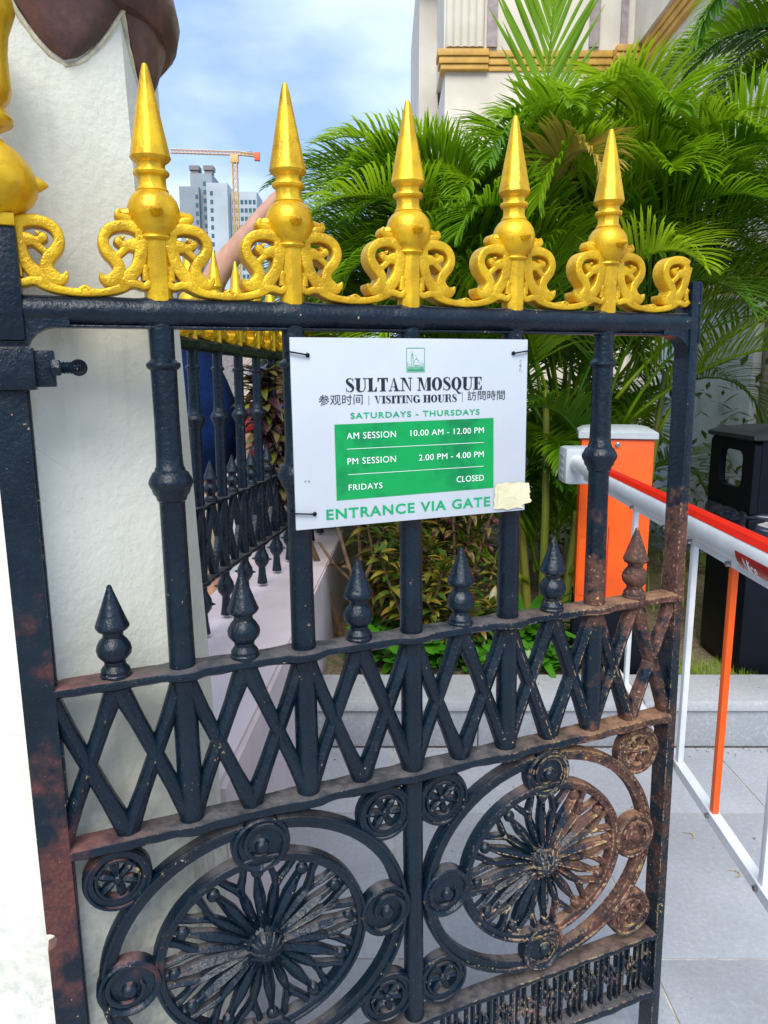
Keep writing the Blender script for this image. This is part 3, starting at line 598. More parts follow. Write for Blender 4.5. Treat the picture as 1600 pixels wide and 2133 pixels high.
for lay, (ox, oz, yy) in enumerate(((0, 0, -.008), (.03, -.022, -.016))):
    out = [(1.833, -1.262), (1.86, -1.252), (1.9, -1.256), (1.934, -1.244), (2.0, -1.257), (2.07, -1.253), (2.12, -1.262), (2.18, -1.268), (2.176, -1.30), (2.190, -1.325), (2.172, -1.345), (2.187, -1.367), (2.18, -1.40), (2.204, -1.43), (2.19, -1.447), (2.127, -1.454), (2.10, -1.47), (2.128, -1.496), (2.05, -1.482), (1.95, -1.498), (1.87, -1.48), (1.808, -1.484), (1.82, -1.44), (1.812, -1.40), (1.826, -1.36), (1.818, -1.31)]
    out = [(a+(ox if a < 1.9 else 0), b+oz*(b > -1.4)) for a, b in out]; n = len(out); cx, cz = 2.0, -1.37; V = []; F = []
    for rg in range(5):
        f = 1-rg/5
        for a, b in out: xx, zz = cx+(a-cx)*f, cz+(b-cz)*f; V.append((xx, yy-.007*abs(mnoise.noise(Vector((xx*22, zz*60, lay*5))))-.004*(1-f), zz))
    V.append((cx, yy-.01, cz)); F += [(r*n+k, r*n+(k+1) % n, (r+1)*n+(k+1) % n, (r+1)*n+k) for r in range(4) for k in range(n)]; F += [(4*n+k, 4*n+(k+1) % n, 5*n) for k in range(n)]
    m.add(V, F)
tape = gate_child_thing('masking_tape', 'torn cream masking tape stuck over the lower right corner of the white board', 'tape', (.935, -.13, -.28)); obj('tape_strip', m.mesh('tape_strip', 60), TAPE, tape)
# ---------------------------------------------------------------- second railing with plinth
FO = Vector((-.543, 2.14, 1.445)); FA = math.atan2(.99, .14); SP = .195/S
fence = thing('iron_railing', 'black iron railing with golden spears receding on the pink plinth behind the white pillar', 'railing', FO[:], FA)
FR = range(-2, 15)
m = MB(S); m.lathe([(.085, -4.24), (.085, -4.36), (.10, -4.40), (.15, -4.50), (.165, -4.58), (.15, -4.67), (.10, -4.74), (.075, -4.78), (.085, -4.92), (.115, -5.13)], seg=18)
for a in range(4): d = Vector((cos(a*pi/2), sin(a*pi/2), 0)); c = Vector((0, 0, -4.58))+d*.14; m.tube([c, c+d*.04, c+d*.09], [.04, .03, .008], 8)
FOOT = m.mesh('railing_foot', 35)
for i in FR:
    X = i*.195
    obj('spear_finial', SPEAR, GOLD, fence, (X, 0, 0)); obj('scroll_crest', SCROLL, GOLDR, fence, (X, 0, 0), scl=(SP, 1, 1)); obj('baluster', BAL, None, fence, (X, 0, 0)).data
    obj('small_finial', SFIN, None, fence, (X+.0975, 0, -2.83*S)); obj('lattice_post', BARL, None, fence, (X, 0, 0)); obj('foot', FOOT, PAINT2, fence, (X, 0, 0))
    for cx in (X+.04875, X+.14625):
        for sg in (1, -1): obj('lattice_bar', LAT[sg], None, fence, (cx, 0, 0), scl=(SP, 1, 1))
x0, x1 = -2.4*SP, 14.6*SP
obj('top_rail', top_rail_mesh(x0, x1, [i*SP for i in FR]), PAINT2, fence); obj('middle_rail', rail_mesh('middle_rail', -2.905, -2.83, x0, x1, [i*SP for i in FR]), PAINT2, fence); obj('lower_rail', rail_mesh('lower_rail', -4.27, -4.17, x0, x1, [i*SP for i in FR], amp=.03), PAINT2, fence)
plinth = thing('railing_plinth', 'low pale pink painted wall carrying the receding railing', 'wall')
def slab(poly, z0, z1, bev=.01):
    bm = bmesh.new(); lo = [bm.verts.new((x, y, z0)) for x, y in poly]; hi = [bm.verts.new((x, y, z1)) for x, y in poly]; n = len(poly)
    bm.faces.new(lo[::-1]); bm.faces.new(hi)
    for i in range(n): bm.faces.new((lo[i], lo[(i+1) % n], hi[(i+1) % n], hi[i]))
    if bev: bmesh.ops.bevel(bm, geom=bm.edges[:], offset=bev, segments=2, affect='EDGES')
    bmesh.ops.recalc_face_normals(bm, faces=bm.faces); me = bpy.data.meshes.new('slab'); bm.to_mesh(me); bm.free(); return me
obj('wall_body', slab([(-.72, 1.30), (-.305, 1.30), (-.20, 4.2), (-.14, 5.2), (-.48, 5.2)], -.02, .56, .012), PINKP, plinth)
# ---------------------------------------------------------------- pillar
PC = Vector((-.54, 1.15, 0)); T8 = math.tan(pi/8)
pillar = thing('gate_pillar', 'cream plastered octagonal pillar with brown lotus petal capital behind the gate hinge', 'pillar', PC[:])
def octring(ap, z, sub=1):
    R = ap/cos(pi/8); c = [(R*cos(pi/8+k*pi/4), R*sin(pi/8+k*pi/4)) for k in range(8)]; out = []
    for k in range(8):
        a, b = c[k], c[(k+1) % 8]
        for j in range(sub): out.append((a[0]+(b[0]-a[0])*j/sub, a[1]+(b[1]-a[1])*j/sub, z))
    return out
def ap_at(z): return .244-(z-.5)/(1.72-.5)*.049
m = MB(); R = []
for i in range(60):
    z = .0+2.0*i/59; r = octring(ap_at(z), z, 6)
    R.append([(x*(1+.006*mnoise.noise(Vector((x*14, y*14, z*9)))), y*(1+.006*mnoise.noise(Vector((x*14+5, y*14, z*9)))), z) for x, y, z in r])
m.rings(R); obj('shaft', m.mesh('shaft', 30), PLASTER, pillar)
def petal(k):
    """lotus petal hung on face k; bulges outward, pointed tip at the bottom"""
    a = k*pi/4; nrm = Vector((cos(a), sin(a), 0)); tg = Vector((-sin(a), cos(a), 0)); m = MB(); N, Mm = 22, 16; rows = []
    tip, top = 1.716+.004*random.random(), 1.88
    def wid(t):   # half width by height above tip, 0..1
        return .098*min(1, (t**.62)*1.22) if t < .72 else .098*(1.0)
    rim = []
    for i in range(N+1):
        t = i/N; z = tip+(top-tip)*t; w = max(.0008, wid(t)); row = []
        out = .008+.024*sin(min(1, t*1.15)*pi*.62)
        for j in range(Mm+1):
            s = -1+2*j/Mm; d = out*(1-abs(s)**3*.75)+.0015*mnoise.noise(Vector((s*3, t*5, k)))
            row.append((nrm*(ap_at(z)+d)+tg*(w*s))[:][:2]+(z,))
        rows.append(row)
    m.rings(rows, closed=False); 
    back = [[(Vector(p[:2])*.93)[:]+(p[2],) for p in r] for r in rows]; m.rings(back, closed=False)
    e = [r[0] for r in rows]; eb = [r[0] for r in back]; m.rings([e, eb], closed=False); e = [r[-1] for r in rows]; eb = [r[-1] for r in back]; m.rings([e, eb], closed=False)
    po = obj('petal', m.mesh('petal', 50), PETAL, pillar)
    rm = MB(); path = [(Vector(r[0])+Vector((-nrm*.004))-Vector((0, 0, .006)))[:] for r in rows[::-1]]+[(Vector(r[-1])-nrm*.004-Vector((0, 0, .006)))[:] for r in rows]
    rm.tube(path, [.0034+.002*mnoise.noise(Vector((i*.7, k, 0))) for i in range(len(path))], 8); obj('plaster_rim', rm.mesh('plaster_rim', 60), RIM, po)
for k in range(8): petal(k)
m = MB(); m.lathe([(.10, 1.80), (.17, 1.80), (.21, 1.797), (.228, 1.80), (.238, 1.812), (.243, 1.835), (.236, 1.87), (.21, 1.91), (.15, 1.94), (.01, 1.95)], seg=48); obj('cap_ring', m.mesh('cap_ring', 40), PETAL, pillar)
# ---------------------------------------------------------------- ground, paving, kerb, bed
def sheet(name, x0, x1, y0, y1, z, mat, n=1):
    m = MB(); V = [(x0+(x1-x0)*i/n, y0+(y1-y0)*j/n, z) for j in range(n+1) for i in range(n+1)]
    m.add(V, [(j*(n+1)+i, j*(n+1)+i+1, (j+1)*(n+1)+i+1, (j+1)*(n+1)+i) for j in range(n) for i in range(n)]); return struct(obj(name, m.mesh(name), mat))
ASPH = simple('asphalt', (.06, .06, .062), .9, var=.1, vs_=3, bump=.3, bscale=200)
sheet('ground', -1500, 1500, -1500, 1500, -.03, ASPH)
pav = sheet('pavement', -4, 6, -2.5, 2.535, -.004, MORTAR)
TW, TD, GAP = .586, .597, .006
rowy = [2.53, 2.108, 1.516, .919, .322, -.275, -.872]
tile_me = {}
for r in range(len(rowy)-1):
    ya, yb = rowy[r+1]+GAP/2, rowy[r]-GAP/2
    for c in range(-4, 6):
        xa = .03+c*TW+GAP/2+(.0 if r % 2 else .0); xb = xa+TW-GAP; key = (r,)
        if key not in tile_me:
            mm_ = MB(); mm_.box(0, TW-GAP, 0, yb-ya, -.012, 0, .0012); tile_me[key] = mm_.mesh('paving_slab')
        t = obj('paving_slab', tile_me[key], GRANITE, pav, (xa, ya, random.uniform(-.0008, .0008)))
for mx_, my_, ma_ in ((.894, 1.989, .3), (.948, 1.816, .1)):     # small yellow paint marks on the slabs
    m = MB(); P = [(mx_+.022*cos(t)*1.1, my_+.016*sin(t)) for t in [ma_-1.6+3.2*q/10 for q in range(11)]]
    for q in range(10):
        (a0, b0), (a1, b1) = P[q], P[q+1]; k0 = .9; V_ = [(a0, b0), (a1, b1), (mx_+(a1-mx_)*.78, my_+(b1-my_)*.78), (mx_+(a0-mx_)*.78, my_+(b0-my_)*.78)]; m.add([(u, v, .004) for u, v in V_], [(0, 1, 2, 3)])
    obj('paint_mark', m.mesh('paint_mark'), simple('yellow_chalk', (.55, .42, .20), .9, var=.3, vs_=200), pav)
m = MB()
for k in range(420):
    x = random.uniform(-.2, 2.4); y = random.choice((random.uniform(1.2, 2.52), 2.53-abs(random.gauss(0, .05)), 2.53-abs(random.gauss(0, .05)), random.uniform(2.6, 2.78))); z = .185 if y > 2.535 else .003; r = random.uniform(.0015, .006); a = random.uniform(0, 6.28)
    m.add([(x+r*cos(a+q)*(1 if i_ % 2 else .5), y+r*sin(a+q)*(1 if i_ % 2 else .5), z+.001*(i_ % 2)) for i_, q in enumerate((0, 1.57, 3.14, 4.71))], [(0, 1, 2, 3)])
lit = obj('grit_and_leaf_bits', m.mesh('grit_and_leaf_bits'), simple('leaf_bits', (.14, .10, .05), .9, var=.4, vs_=60)); lit['kind'] = 'stuff'; tag(lit, 'small brown leaf bits and grit scattered on the paving and kerb', 'leaf litter')
kerb = thing('planter_kerb', 'grey granite kerb along the front of the planting bed', 'kerb')
x = -.255; i = 0
while x < 4.5:
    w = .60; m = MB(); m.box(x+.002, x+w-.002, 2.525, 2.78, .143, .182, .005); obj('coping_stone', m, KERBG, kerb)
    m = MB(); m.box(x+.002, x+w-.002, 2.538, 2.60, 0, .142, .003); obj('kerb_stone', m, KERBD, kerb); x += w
m = MB(); m.box(-.25, 4.5, 2.56, 2.76, -.02, .15); obj('kerb_core', m, MORTAR, kerb)
m = MB(); nx, ny = 60, 40; V = []
for j in range(ny+1):
    for i in range(nx+1):
        xx, yy = -.26+5*i/nx, 2.74+4.5*j/ny; V.append((xx, yy, .158+.02*mnoise.noise(Vector((xx*3, yy*3, 0)))))
m.add(V, [(j*(nx+1)+i, j*(nx+1)+i+1, (j+1)*(nx+1)+i+1, (j+1)*(nx+1)+i) for j in range(ny) for i in range(nx)]); struct(obj('planting_bed_soil', m, SOIL))
sheet('street_pavement', -8, -.50, 1.2, 12, -.004, stone('street_stone', (.36, .34, .32)))
# ---------------------------------------------------------------- mosque building
BW = simple('cream_wall', (.72, .66, .55), .8, var=.08, vs_=1.6, bump=.1, bscale=30); BG = simple('ochre_moulding', (.62, .36, .07), .6, var=.1, vs_=6); BM = simple('mauve_recess', (.36, .30, .29), .8); BGR = simple('grey_band', (.24, .22, .21), .8)
bld = thing('mosque_building', 'cream building with ochre cornice and fluted bay behind the palms', 'building')
m = MB(); m.box(.62, 2.62, 8.15, 12, -.02, 4.44); m.box(.40, .62, 9.2, 12, -.02, 6.2, 0); obj('lower_wall', m, BW, bld)
m = MB(); m.box(2.62, 5, 2.5, 12, -.02, 8.0); obj('wing_wall', m, BW, bld)
m = MB(); m.box(.60, 2.62, 8.10, 12, 4.62, 8.5); m.box(2.50, 2.62, 2.6, 8.10, 4.62, 8.5); obj('upper_wall', m, BW, bld)
for xx, ww in ((1.03, .10), (2.05, .10), (2.36, .07)): m = MB(); m.box(xx, xx+ww, 8.07, 8.12, 4.64, 8.4); obj('recess_strip', m, BM, bld)
for k in range(5): m = MB(); m.lathe([(.045, 4.64), (.045, 8.4)], (.66+k*.075, 8.10, 0), 12); obj('flute', m, BW, bld)
for z0, z1, e in ((4.44, 4.49, .010), (4.492, 4.555, .028), (4.557, 4.62, .045)):
    m = MB(); m.box(.58-e, 1.05, 8.10-e, 8.3, z0, z1, .01); m.box(1.052, 2.30, 8.14-e, 8.3, z0, z1, .01); m.box(2.302, 2.62-e*.2, 8.0-e, 8.3, z0, z1, .01); m.box(2.58-e, 2.66, 2.6, 7.99-e, z0, z1, .01); obj('cornice', m, BG, bld)
m = MB(); m.box(2.56, 2.62, 2.6, 8.2, 4.05, 4.2, .01); obj('grey_band', m, BGR, bld)
m = MB(); m.box(.34, .66, 9.0, 9.2, 5.75, 5.9, .02); obj('roof_slab', m, BGR, bld)
PIPE = simple('pipe_grey', (.22, .2, .18), .6)
for zz in (2.02, 2.11): m = MB(); m.tube([(2.55, 7.0, zz), (2.55, 5.3, zz), (2.58, 5.15, zz), (2.64, 5.12, zz)], .03, 10); tag(obj('wall_pipe', m, PIPE), 'dark grey pipe run along the cream wall, %s of the pair' % ('lower' if zz < 2.05 else 'upper'), 'pipe', 'wall pipes')
m = MB(); m.tube([(2.56, 5.05, .3), (2.56, 5.05, 4.0)], .03, 10); tag(obj('downpipe', m, PIPE), 'brown vertical downpipe on the cream wall at the far right', 'pipe')
ub = thing('utility_cabinet', 'pale blue grey metal cabinet standing against the wall behind the palm fronds', 'cabinet')
m = MB(); m.box(1.95, 2.45, 5.0, 5.35, .15, 1.85, .01); obj('cabinet_body', m, BLUEC, ub); m = MB(); m.box(1.98, 2.42, 4.985, 4.998, .25, 1.8, .004); obj('door', m, BLUEC, ub); m = MB(); m.box(1.9, 2.5, 4.96, 5.4, 1.852, 1.88, .005); obj('lid', m, GREYP, ub)
# ---------------------------------------------------------------- barrier
bar_ = thing('parking_barrier', 'orange parking barrier cabinet with white boom arm and hanging skirt', 'barrier', (.93, 2.98, .16), radians(-13))
m = MB(); m.box(-.135, .135, -.13, .15, .28, .945, .006); obj('cabinet', m, ORANGE, bar_)
m = MB(); m.box(-.018, -.015, -.132, -.1305, .30, .60); obj('door_seam', m, REDD, bar_)
m = MB(); m.box(-.128, -.02, -.134, -.1315, .32, .55, .001); obj('access_panel', m, ORANGE, bar_)
m = MB(); m.box(-.14, .14, -.14, .155, -.02, .278, .006); obj('plinth_box', m, BLACKP, bar_)
m = MB(); R = []; 
for e, z in ((.004, .947), (.012, .95), (.012, .972), (-.01, .985), (-.05, .992)): R.append([(sx*(.135+e), sy*(.14+e)+.01, z) for sx, sy in ((-1, -1), (1, -1), (1, 1), (-1, 1))])
m.rings(R); obj('lid', m.mesh('lid', 25), GREYP, bar_)
m = MB(); m.lathe([(.010, .0), (.010, -.004), (.006, -.007), (.001, -.007)], (.0, -.132, .925), 14, 'y'); obj('lock', m, STEEL, bar_)
invb = Matrix.Rotation(radians(13), 4, 'Z')
def bl(p): return (invb @ (Vector(p)-Vector((.93, 2.98, .16))))[:]
m = MB(); m.box(.655, .79, 2.66, 2.78, .955, 1.09, .018); m.v = [bl(p) for p in m.v]; mb_ = obj('motor_box', m.mesh('motor_box', 30), GREYP, bar_)
AX = lambda y: .566+.05*y-.004
AD = Vector((-.05, -1, 0)).normalized(); AZ = 1.034
def armp(y, dx=0, dz=0): return (AX(y)+dx, y, AZ+dz)
m = MB()
def oval(y, sx=.024, sz=.030, n=20): return [bl(armp(y, sx*cos(2*pi*k/n), sz*sin(2*pi*k/n))) for k in range(n)]
m.rings([oval(2.72), oval(2.0), oval(1.2), oval(-.4)]); arm = obj('boom_arm', m.mesh('boom_arm', 40), WHITEP, bar_)
m = MB()
for ya, yb in ((2.45, -.4),):
    R = [[bl(armp(y, a, b)) for a, b in ((-.0185, .0205), (-.012, .031), (0, .0345), (.012, .031), (.0185, .0205), (0, .026))] for y in (ya, 1.5, yb)]; m.rings(R)
obj('red_strip', m.mesh('red_strip', 40), REDP, bar_)
m = MB(); m.rings([[bl(armp(y, a, b)) for a, b in ((-.008, -.028), (.008, -.028), (.008, -.040), (-.008, -.040))] for y in (2.5, -.4)]); obj('arm_channel', m.mesh('arm_channel', 30), WHITEP, bar_)
for y, k in ((1.9, 1), (1.635, 0), (1.478, 1), (1.286, 0), (1.08, 1), (.88, 0), (.68, 1), (.48, 0), (.28, 1)):
    wdt = .0075; m = MB(); m.box(AX(y)-wdt*.8, AX(y)+wdt*.8, y-wdt, y+wdt, .515, AZ-.038, .002); m.v = [bl(p) for p in m.v]
    obj('skirt_bar', m.mesh('skirt_bar', 30), ORANGE if k % 2 == 0 else WHITEP, bar_, label='orange hanging bar' if k % 2 == 0 else 'white hanging bar')
    for zz in (AZ-.035, .508): m = MB(); m.lathe([(.005, -.006), (.005, .006)], (AX(y)-.010, y, zz), 8, 'x'); m.v = [bl(p) for p in m.v]; obj('rivet', m, STEEL, bar_)
m = MB(); m.rings([[bl((AX(y)+a, y, .505+b)) for a, b in ((-.010, -.010), (.010, -.010), (.010, .010), (-.010, .010))] for y in (2.2, -.4)]); obj('bottom_rail', m.mesh('bottom_rail', 30), WHITEP, bar_)
# sticker on the boom, facing -X (towards the camera side)
def onarm(u, h, lift=.0006):      # u metres along the arm from y=1.32 towards the camera, h height on the curve
    y = 1.238-u; a = math.asin(max(-1, min(1, h/.030))); return bl((AX(y)-(.024+lift)*cos(a), y, AZ+(.030+lift)*sin(a)))
m = MB(); R = []
for i in range(9): h = -.026+.028*i/8; R.append([onarm(.015-(h+.03)*.35+.0, h), onarm(.15, h)])
m.rings(R, closed=False); stk = obj('sticker', m.mesh('sticker'), REDD, bar_)
c = bpy.data.curves.new('t', 'FONT'); c.body = 'Nice'; c.offset = .012; o = bpy.data.objects.new('t', c); COL.objects.link(o); bpy.context.view_layer.update()
me = bpy.data.meshes.new_from_object(o.evaluated_get(bpy.context.evaluated_depsgraph_get())); bpy.data.objects.remove(o); bpy.data.curves.remove(c)
for v in me.vertices: v.co = Vector(onarm(.038+v.co.x*.030, -.0215+v.co.y*.027, .0036))
me.name = 'sticker_lettering'; me.materials.clear(); obj('sticker_lettering', me, WINK, stk)
# raised letters on the motor box side are unreadable in the photo: only three shallow ribs
for k in range(4): m = MB(); m.box(.6535, .6555, 2.69, 2.75, .975+k*.026, .987+k*.026, .001); m.v = [bl(p) for p in m.v]; obj('embossed_rib', m, GREYP, bar_)
# ---------------------------------------------------------------- litter bin
bn = thing('litter_bin', 'large black plastic litter bin with side openings standing on the soil', 'bin', (1.72, 3.02, .155))
def frame_wall(m, axis, s, w, t=.02):
    pass
m = MB(); m.box(-.30, .30, -.20, .18, .0, .62, .03); m.box(-.31, .31, -.21, .19, .60, .645, .012)
obj('bin_body', m, BLACKP, bn)
m = MB()
for sx in (-1, 1):          # side walls with a rounded square opening, built as a ring of quads
    o_, i_, N_ = [], [], 40
    for q in range(N_):
        t = 2*pi*q/N_+pi/N_; cc, ss = cos(t), sin(t); k1 = 1/max(abs(cc), abs(ss)); o_.append((.19*cc*k1, .795+.155*ss*k1)); k2 = (abs(cc)**6+abs(ss)**6)**(-1/6); i_.append((.10*cc*k2, .825+.075*ss*k2))
    V = [(sx*.300, y_, z_) for y_, z_ in o_]+[(sx*.300, y_, z_) for y_, z_ in i_]+[(sx*.272, y_, z_) for y_, z_ in i_]+[(sx*.272, y_, z_) for y_, z_ in o_]
    m.add(V, [(r_*N_+q, r_*N_+(q+1) % N_, ((r_+1) % 4)*N_+(q+1) % N_, ((r_+1) % 4)*N_+q) for r_ in range(4) for q in range(N_)])
m.box(-.27, .27, -.19, -.165, .646, .949); m.box(-.27, -.255, .165, .19, .646, .949); m.box(.12, .27, .165, .19, .646, .949); obj('bin_hood', m, BLACKP, bn)
m = MB(); R = []
for e, z in ((.0, .945), (.012, .95), (.012, .965), (-.03, .985), (-.12, .997)): R.append([(sx*(.30+e), sy*(.195+e*.8), z) for sx, sy in ((-1, -1), (1, -1), (1, 1), (-1, 1))])
m.rings(R); obj('bin_lid', m.mesh('bin_lid', 25), simple('bin_lid_plastic', (.014, .018, .024), .5), bn)
m = MB(); m.box(-.15, .20, -.218, -.202, .08, .52, .01); obj('door', m, BLACKP, bn)
m = MB(); R = []
for i in range(15):
    r = []
    for k in range(48): a = 2*pi*k/48; q = 1+.06*mnoise.noise(Vector((cos(a)*4, sin(a)*4, i*.5))); z = .665-.12*i/14+.02*sin(pi*i/14)*mnoise.noise(Vector((a*3, i*.3, 3))); r.append(((.30+.03*sin(pi*i/14))*q*max(-1, min(1, cos(a)*1.25)), (.205+.03*sin(pi*i/14))*q*max(-1, min(1, sin(a)*1.25)), z))
    R.append(r)
m.rings(R, caps=False); tag(obj('bin_bag', m.mesh('bin_bag', 60), simple('black_bag', (.012, .014, .03), .18), None, (1.72, 3.02, .155)), 'shiny black bin liner folded over the rim of the litter bin', 'bag')
# ---------------------------------------------------------------- foliage
def frond(base, az, el, length, droop, ll=.34, pairs=64, twist=0, up=.5, wid=.0056, start=.2, hang=1.1, side=1.05):
    """pinnate leaf: curved rachis with folded leaflets"""
    m = MB(); rr = random.Random(random.random()); p = Vector(base); pts = []; n = 26; e = el; a = az
    for i in range(n+1):
        pts.append(p.copy()); d = Vector((cos(a)*cos(e), sin(a)*cos(e), sin(e))); p = p+d*length/n; e -= droop/n*(.35+1.3*i/n); a += twist/n
    m.tube(pts[::2]+([pts[-1]] if n % 2 else []), [.009*(1-.85*i/(len(pts[::2])-1))+.001 for i in range(len(pts[::2])+(n % 2))], 5)
    for k in range(pairs):
        t = start+(1-start)*(k/(pairs-1))**.95; f = t*n; i = min(n-1, int(f)); c = pts[i].lerp(pts[i+1], f-i); tan = (pts[i+1]-pts[i]).normalized()
        sv_ = tan.cross(Vector((0, 0, 1))); sv_ = sv_.normalized() if sv_.length > .05 else Vector((-sin(a), cos(a), 0)); nv = sv_.cross(tan).normalized()
        u = (t-start)/(1-start); L_ = ll*(.55+.6*sin(pi*min(1, u*.9+.12)))*(1-.45*u**3); ang = side*(1-.55*u)
        for s in (-1, 1):
            aj = ang+rr.uniform(-.09, .09); d = (tan*cos(aj)+sv_*s*sin(aj)+nv*(up*(1-.4*u)+rr.uniform(-.08, .08))).normalized(); q = c.copy(); W_ = wid*(.8+.4*rr.random()); row = []; dd = d.copy(); segn = 4; lj = L_*rr.uniform(.9, 1.08)
            for j in range(segn+1):
                v = j/segn; ww = W_*(sin(pi*(.13+.84*v))**.8) if j < segn else .0006
                side_v = dd.cross(nv).normalized(); lift = nv*ww*.35
                row.append([(q-side_v*ww+lift)[:], q[:], (q+side_v*ww+lift)[:]]); q = q+dd*lj/segn; dd = (dd+Vector((0, 0, -1))*hang*.16*(j+1)/segn*(1+rr.uniform(-.2, .2))).normalized()
            m.rings(row, closed=False)
    return m.mesh('frond', 180)
def palm_clump(root, specs, mats, gen=None, want=0):
    import itertools
    done = 0
    for sp_ in itertools.chain(specs, (gen() for _ in range(700)) if gen else ()):
        if done >= want: break
        mt = sp_.pop('mat', None) or random.choice(mats); me = frond(**sp_); o3 = root.location
        bad = 0
        for v in me.vertices:
            p = v.co+o3
            if p.z < .2 or p.y < 2.72 or (p.x > .58 and p.y < 3.18 and p.z < 1.2) or (p.x > 1.12 and p.y < 3.5 and p.z < 1.2) or (p.x < .52 and p.y < 3.45 and p.z < .95): bad += 1
        if max(v.co.x for v in me.vertices)+o3.x > 1.75 and random.random() < .62: bad = 99
        if bad > 14: bpy.data.meshes.remove(me); continue
        obj('frond', me, mt, root); done += 1
pc = (.86, 3.62, .15)
areca = thing('areca_palm', 'big bushy bright green areca palm behind the orange barrier cabinet', 'palm', pc)
specs = []
def rand_frond():
    az = random.uniform(0, 2*pi); hgt = random.choice((.2, .5, .7, .9, 1.1, 1.25, 1.4, 1.5))*random.uniform(.8, 1.1); r = .34*sqrt(random.random())
    hi = hgt > .9; return dict(base=(r*cos(az)*1.4, r*sin(az), hgt), az=az+random.uniform(-.5, .5), el=random.uniform(.75, 1.4) if hi else random.uniform(.5, 1.1), length=random.uniform(1.05, 1.45) if hi else random.uniform(.9, 1.3), droop=random.uniform(1.5, 2.5), ll=random.uniform(.26, .36), twist=random.uniform(-.5, .5), hang=random.uniform(1.4, 3.0))
for i in range(60):      # low fronds leaning towards the kerb
    az = random.uniform(-pi*.95, -.05*pi); specs.append(dict(base=(random.uniform(-.3, .35), random.uniform(-.15, .1), random.uniform(.1, .75)), az=az, el=random.uniform(.7, 1.25), length=random.uniform(.45, .75), droop=random.uniform(1.6, 2.6), ll=random.uniform(.16, .24), hang=2.0))
# named ones seen clearly
for k in range(44):
    specs.append(dict(base=(random.uniform(-.38, .42), random.uniform(-.35, .0), random.uniform(1.35, 1.86)), az=random.uniform(-pi, .1), el=random.uniform(1.0, 1.45), length=random.uniform(.7, 1.0), droop=random.uniform(1.9, 3.0), ll=random.uniform(.24, .32), hang=random.uniform(1.6, 3.2), mat=random.choice((PALM1, PALM5, PALM1))))
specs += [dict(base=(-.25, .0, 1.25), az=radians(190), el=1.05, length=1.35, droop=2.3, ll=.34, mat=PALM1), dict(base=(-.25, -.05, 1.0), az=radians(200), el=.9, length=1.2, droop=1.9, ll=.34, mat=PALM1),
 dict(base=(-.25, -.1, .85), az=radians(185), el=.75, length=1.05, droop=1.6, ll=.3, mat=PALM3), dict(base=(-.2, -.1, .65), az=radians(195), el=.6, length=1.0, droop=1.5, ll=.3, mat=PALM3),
 dict(base=(-.17, -.1, 1.62), az=radians(-80), el=1.50, length=1.2, droop=.1, ll=.42, up=.1, pairs=20, wid=.010, hang=.05, side=.62, start=.5, mat=PALM1),
 dict(base=(-.25, -.25, 1.5), az=radians(185), el=1.1, length=.9, droop=2.2, ll=.36, wid=.0065, mat=PALM1), dict(base=(0, -.3, 1.45), az=radians(-60), el=1.2, length=.95, droop=2.2, ll=.36, wid=.007, mat=PALM1), dict(base=(-.1, -.3, 1.5), az=radians(-130), el=1.2, length=.95, droop=2.2, ll=.36, wid=.007, mat=PALM5),
 dict(base=(.15, -.25, 1.35), az=radians(-15), el=1.15, length=1.2, droop=1.9, ll=.36, wid=.0065, mat=PALM5), dict(base=(.2, -.2, 1.1), az=radians(-10), el=.95, length=1.2, droop=1.7, ll=.34, mat=PALM5), dict(base=(.25, -.2, .9), az=radians(-20), el=.8, length=1.2, droop=1.6, ll=.34, mat=PALM2),
 dict(base=(.25, -.1, .55), az=radians(-5), el=.9, length=1.2, droop=1.7, ll=.32, mat=PALM1), dict(base=(.3, .1, 1.2), az=radians(5), el=.9, length=1.3, droop=1.5, ll=.34, mat=PALM5)]
palm_clump(areca, specs, [PALM1, PALM1, PALM1, PALM5, PALM5, PALM3], rand_frond, 245)
for i in range(1): obj('frond', frond((-.22, -.42, 1.72), radians(-70), 1.45, .66, 3.1, ll=.22, wid=.006, hang=2.4), leafmat('yellowing_frond_leaf', (.36, .20, .03), (.52, .36, .07), tr=.3), areca, label='yellowing drooped frond')
for i in range(7):
    a = random.uniform(0, 2*pi); r = .25*sqrt(random.random()); b = Vector((r*cos(a)*1.6, r*sin(a), -.02)); t = b+Vector((cos(a)*.12, sin(a)*.12, random.uniform(.7, 1.35))); m = MB(); m.tube([b, b.lerp(t, .5)+Vector((.01, .01, 0)), t], [.022, .018, .014], 10); obj('cane', m, STEM, areca)
# tall drooping palms at the right edge
fp = thing('drooping_palm', 'dark green palm with drooping bushy fronds at the upper right', 'palm', (2.35, 3.95, .0))
m = MB(); m.lathe([(.09, 0), (.07, 1.), (.06, 2.4), (.055, 2.9)], seg=18); obj('trunk', m, TRUNK, fp)
for az, el, ln, dr in ((186, .45, 1.2, 2.1), (200, .75, 1.25, 2.3), (222, .5, 1.1, 2.2), (250, .8, 1.1, 2.3), (168, .6, 1.2, 2.2), (300, .7, 1.6, 2.2), (40, .8, 1.6, 2.1), (100, .8, 1.6, 2.0), (192, .15, 1.05, 1.9)):
    for ly, (u_, sd_) in enumerate(((.7, 1.0), (-.2, 1.15))):
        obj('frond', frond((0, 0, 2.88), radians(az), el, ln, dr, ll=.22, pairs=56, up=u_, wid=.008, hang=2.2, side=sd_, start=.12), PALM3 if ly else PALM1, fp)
fb = thing('brown_palm', 'palm with dry brown hanging fronds at the right edge beside the wall', 'palm', (2.35, 3.9, .0))
m = MB(); m.lathe([(.06, 0), (.05, 1.2), (.045, 2.2)], seg=14); obj('trunk', m, TRUNK, fb)
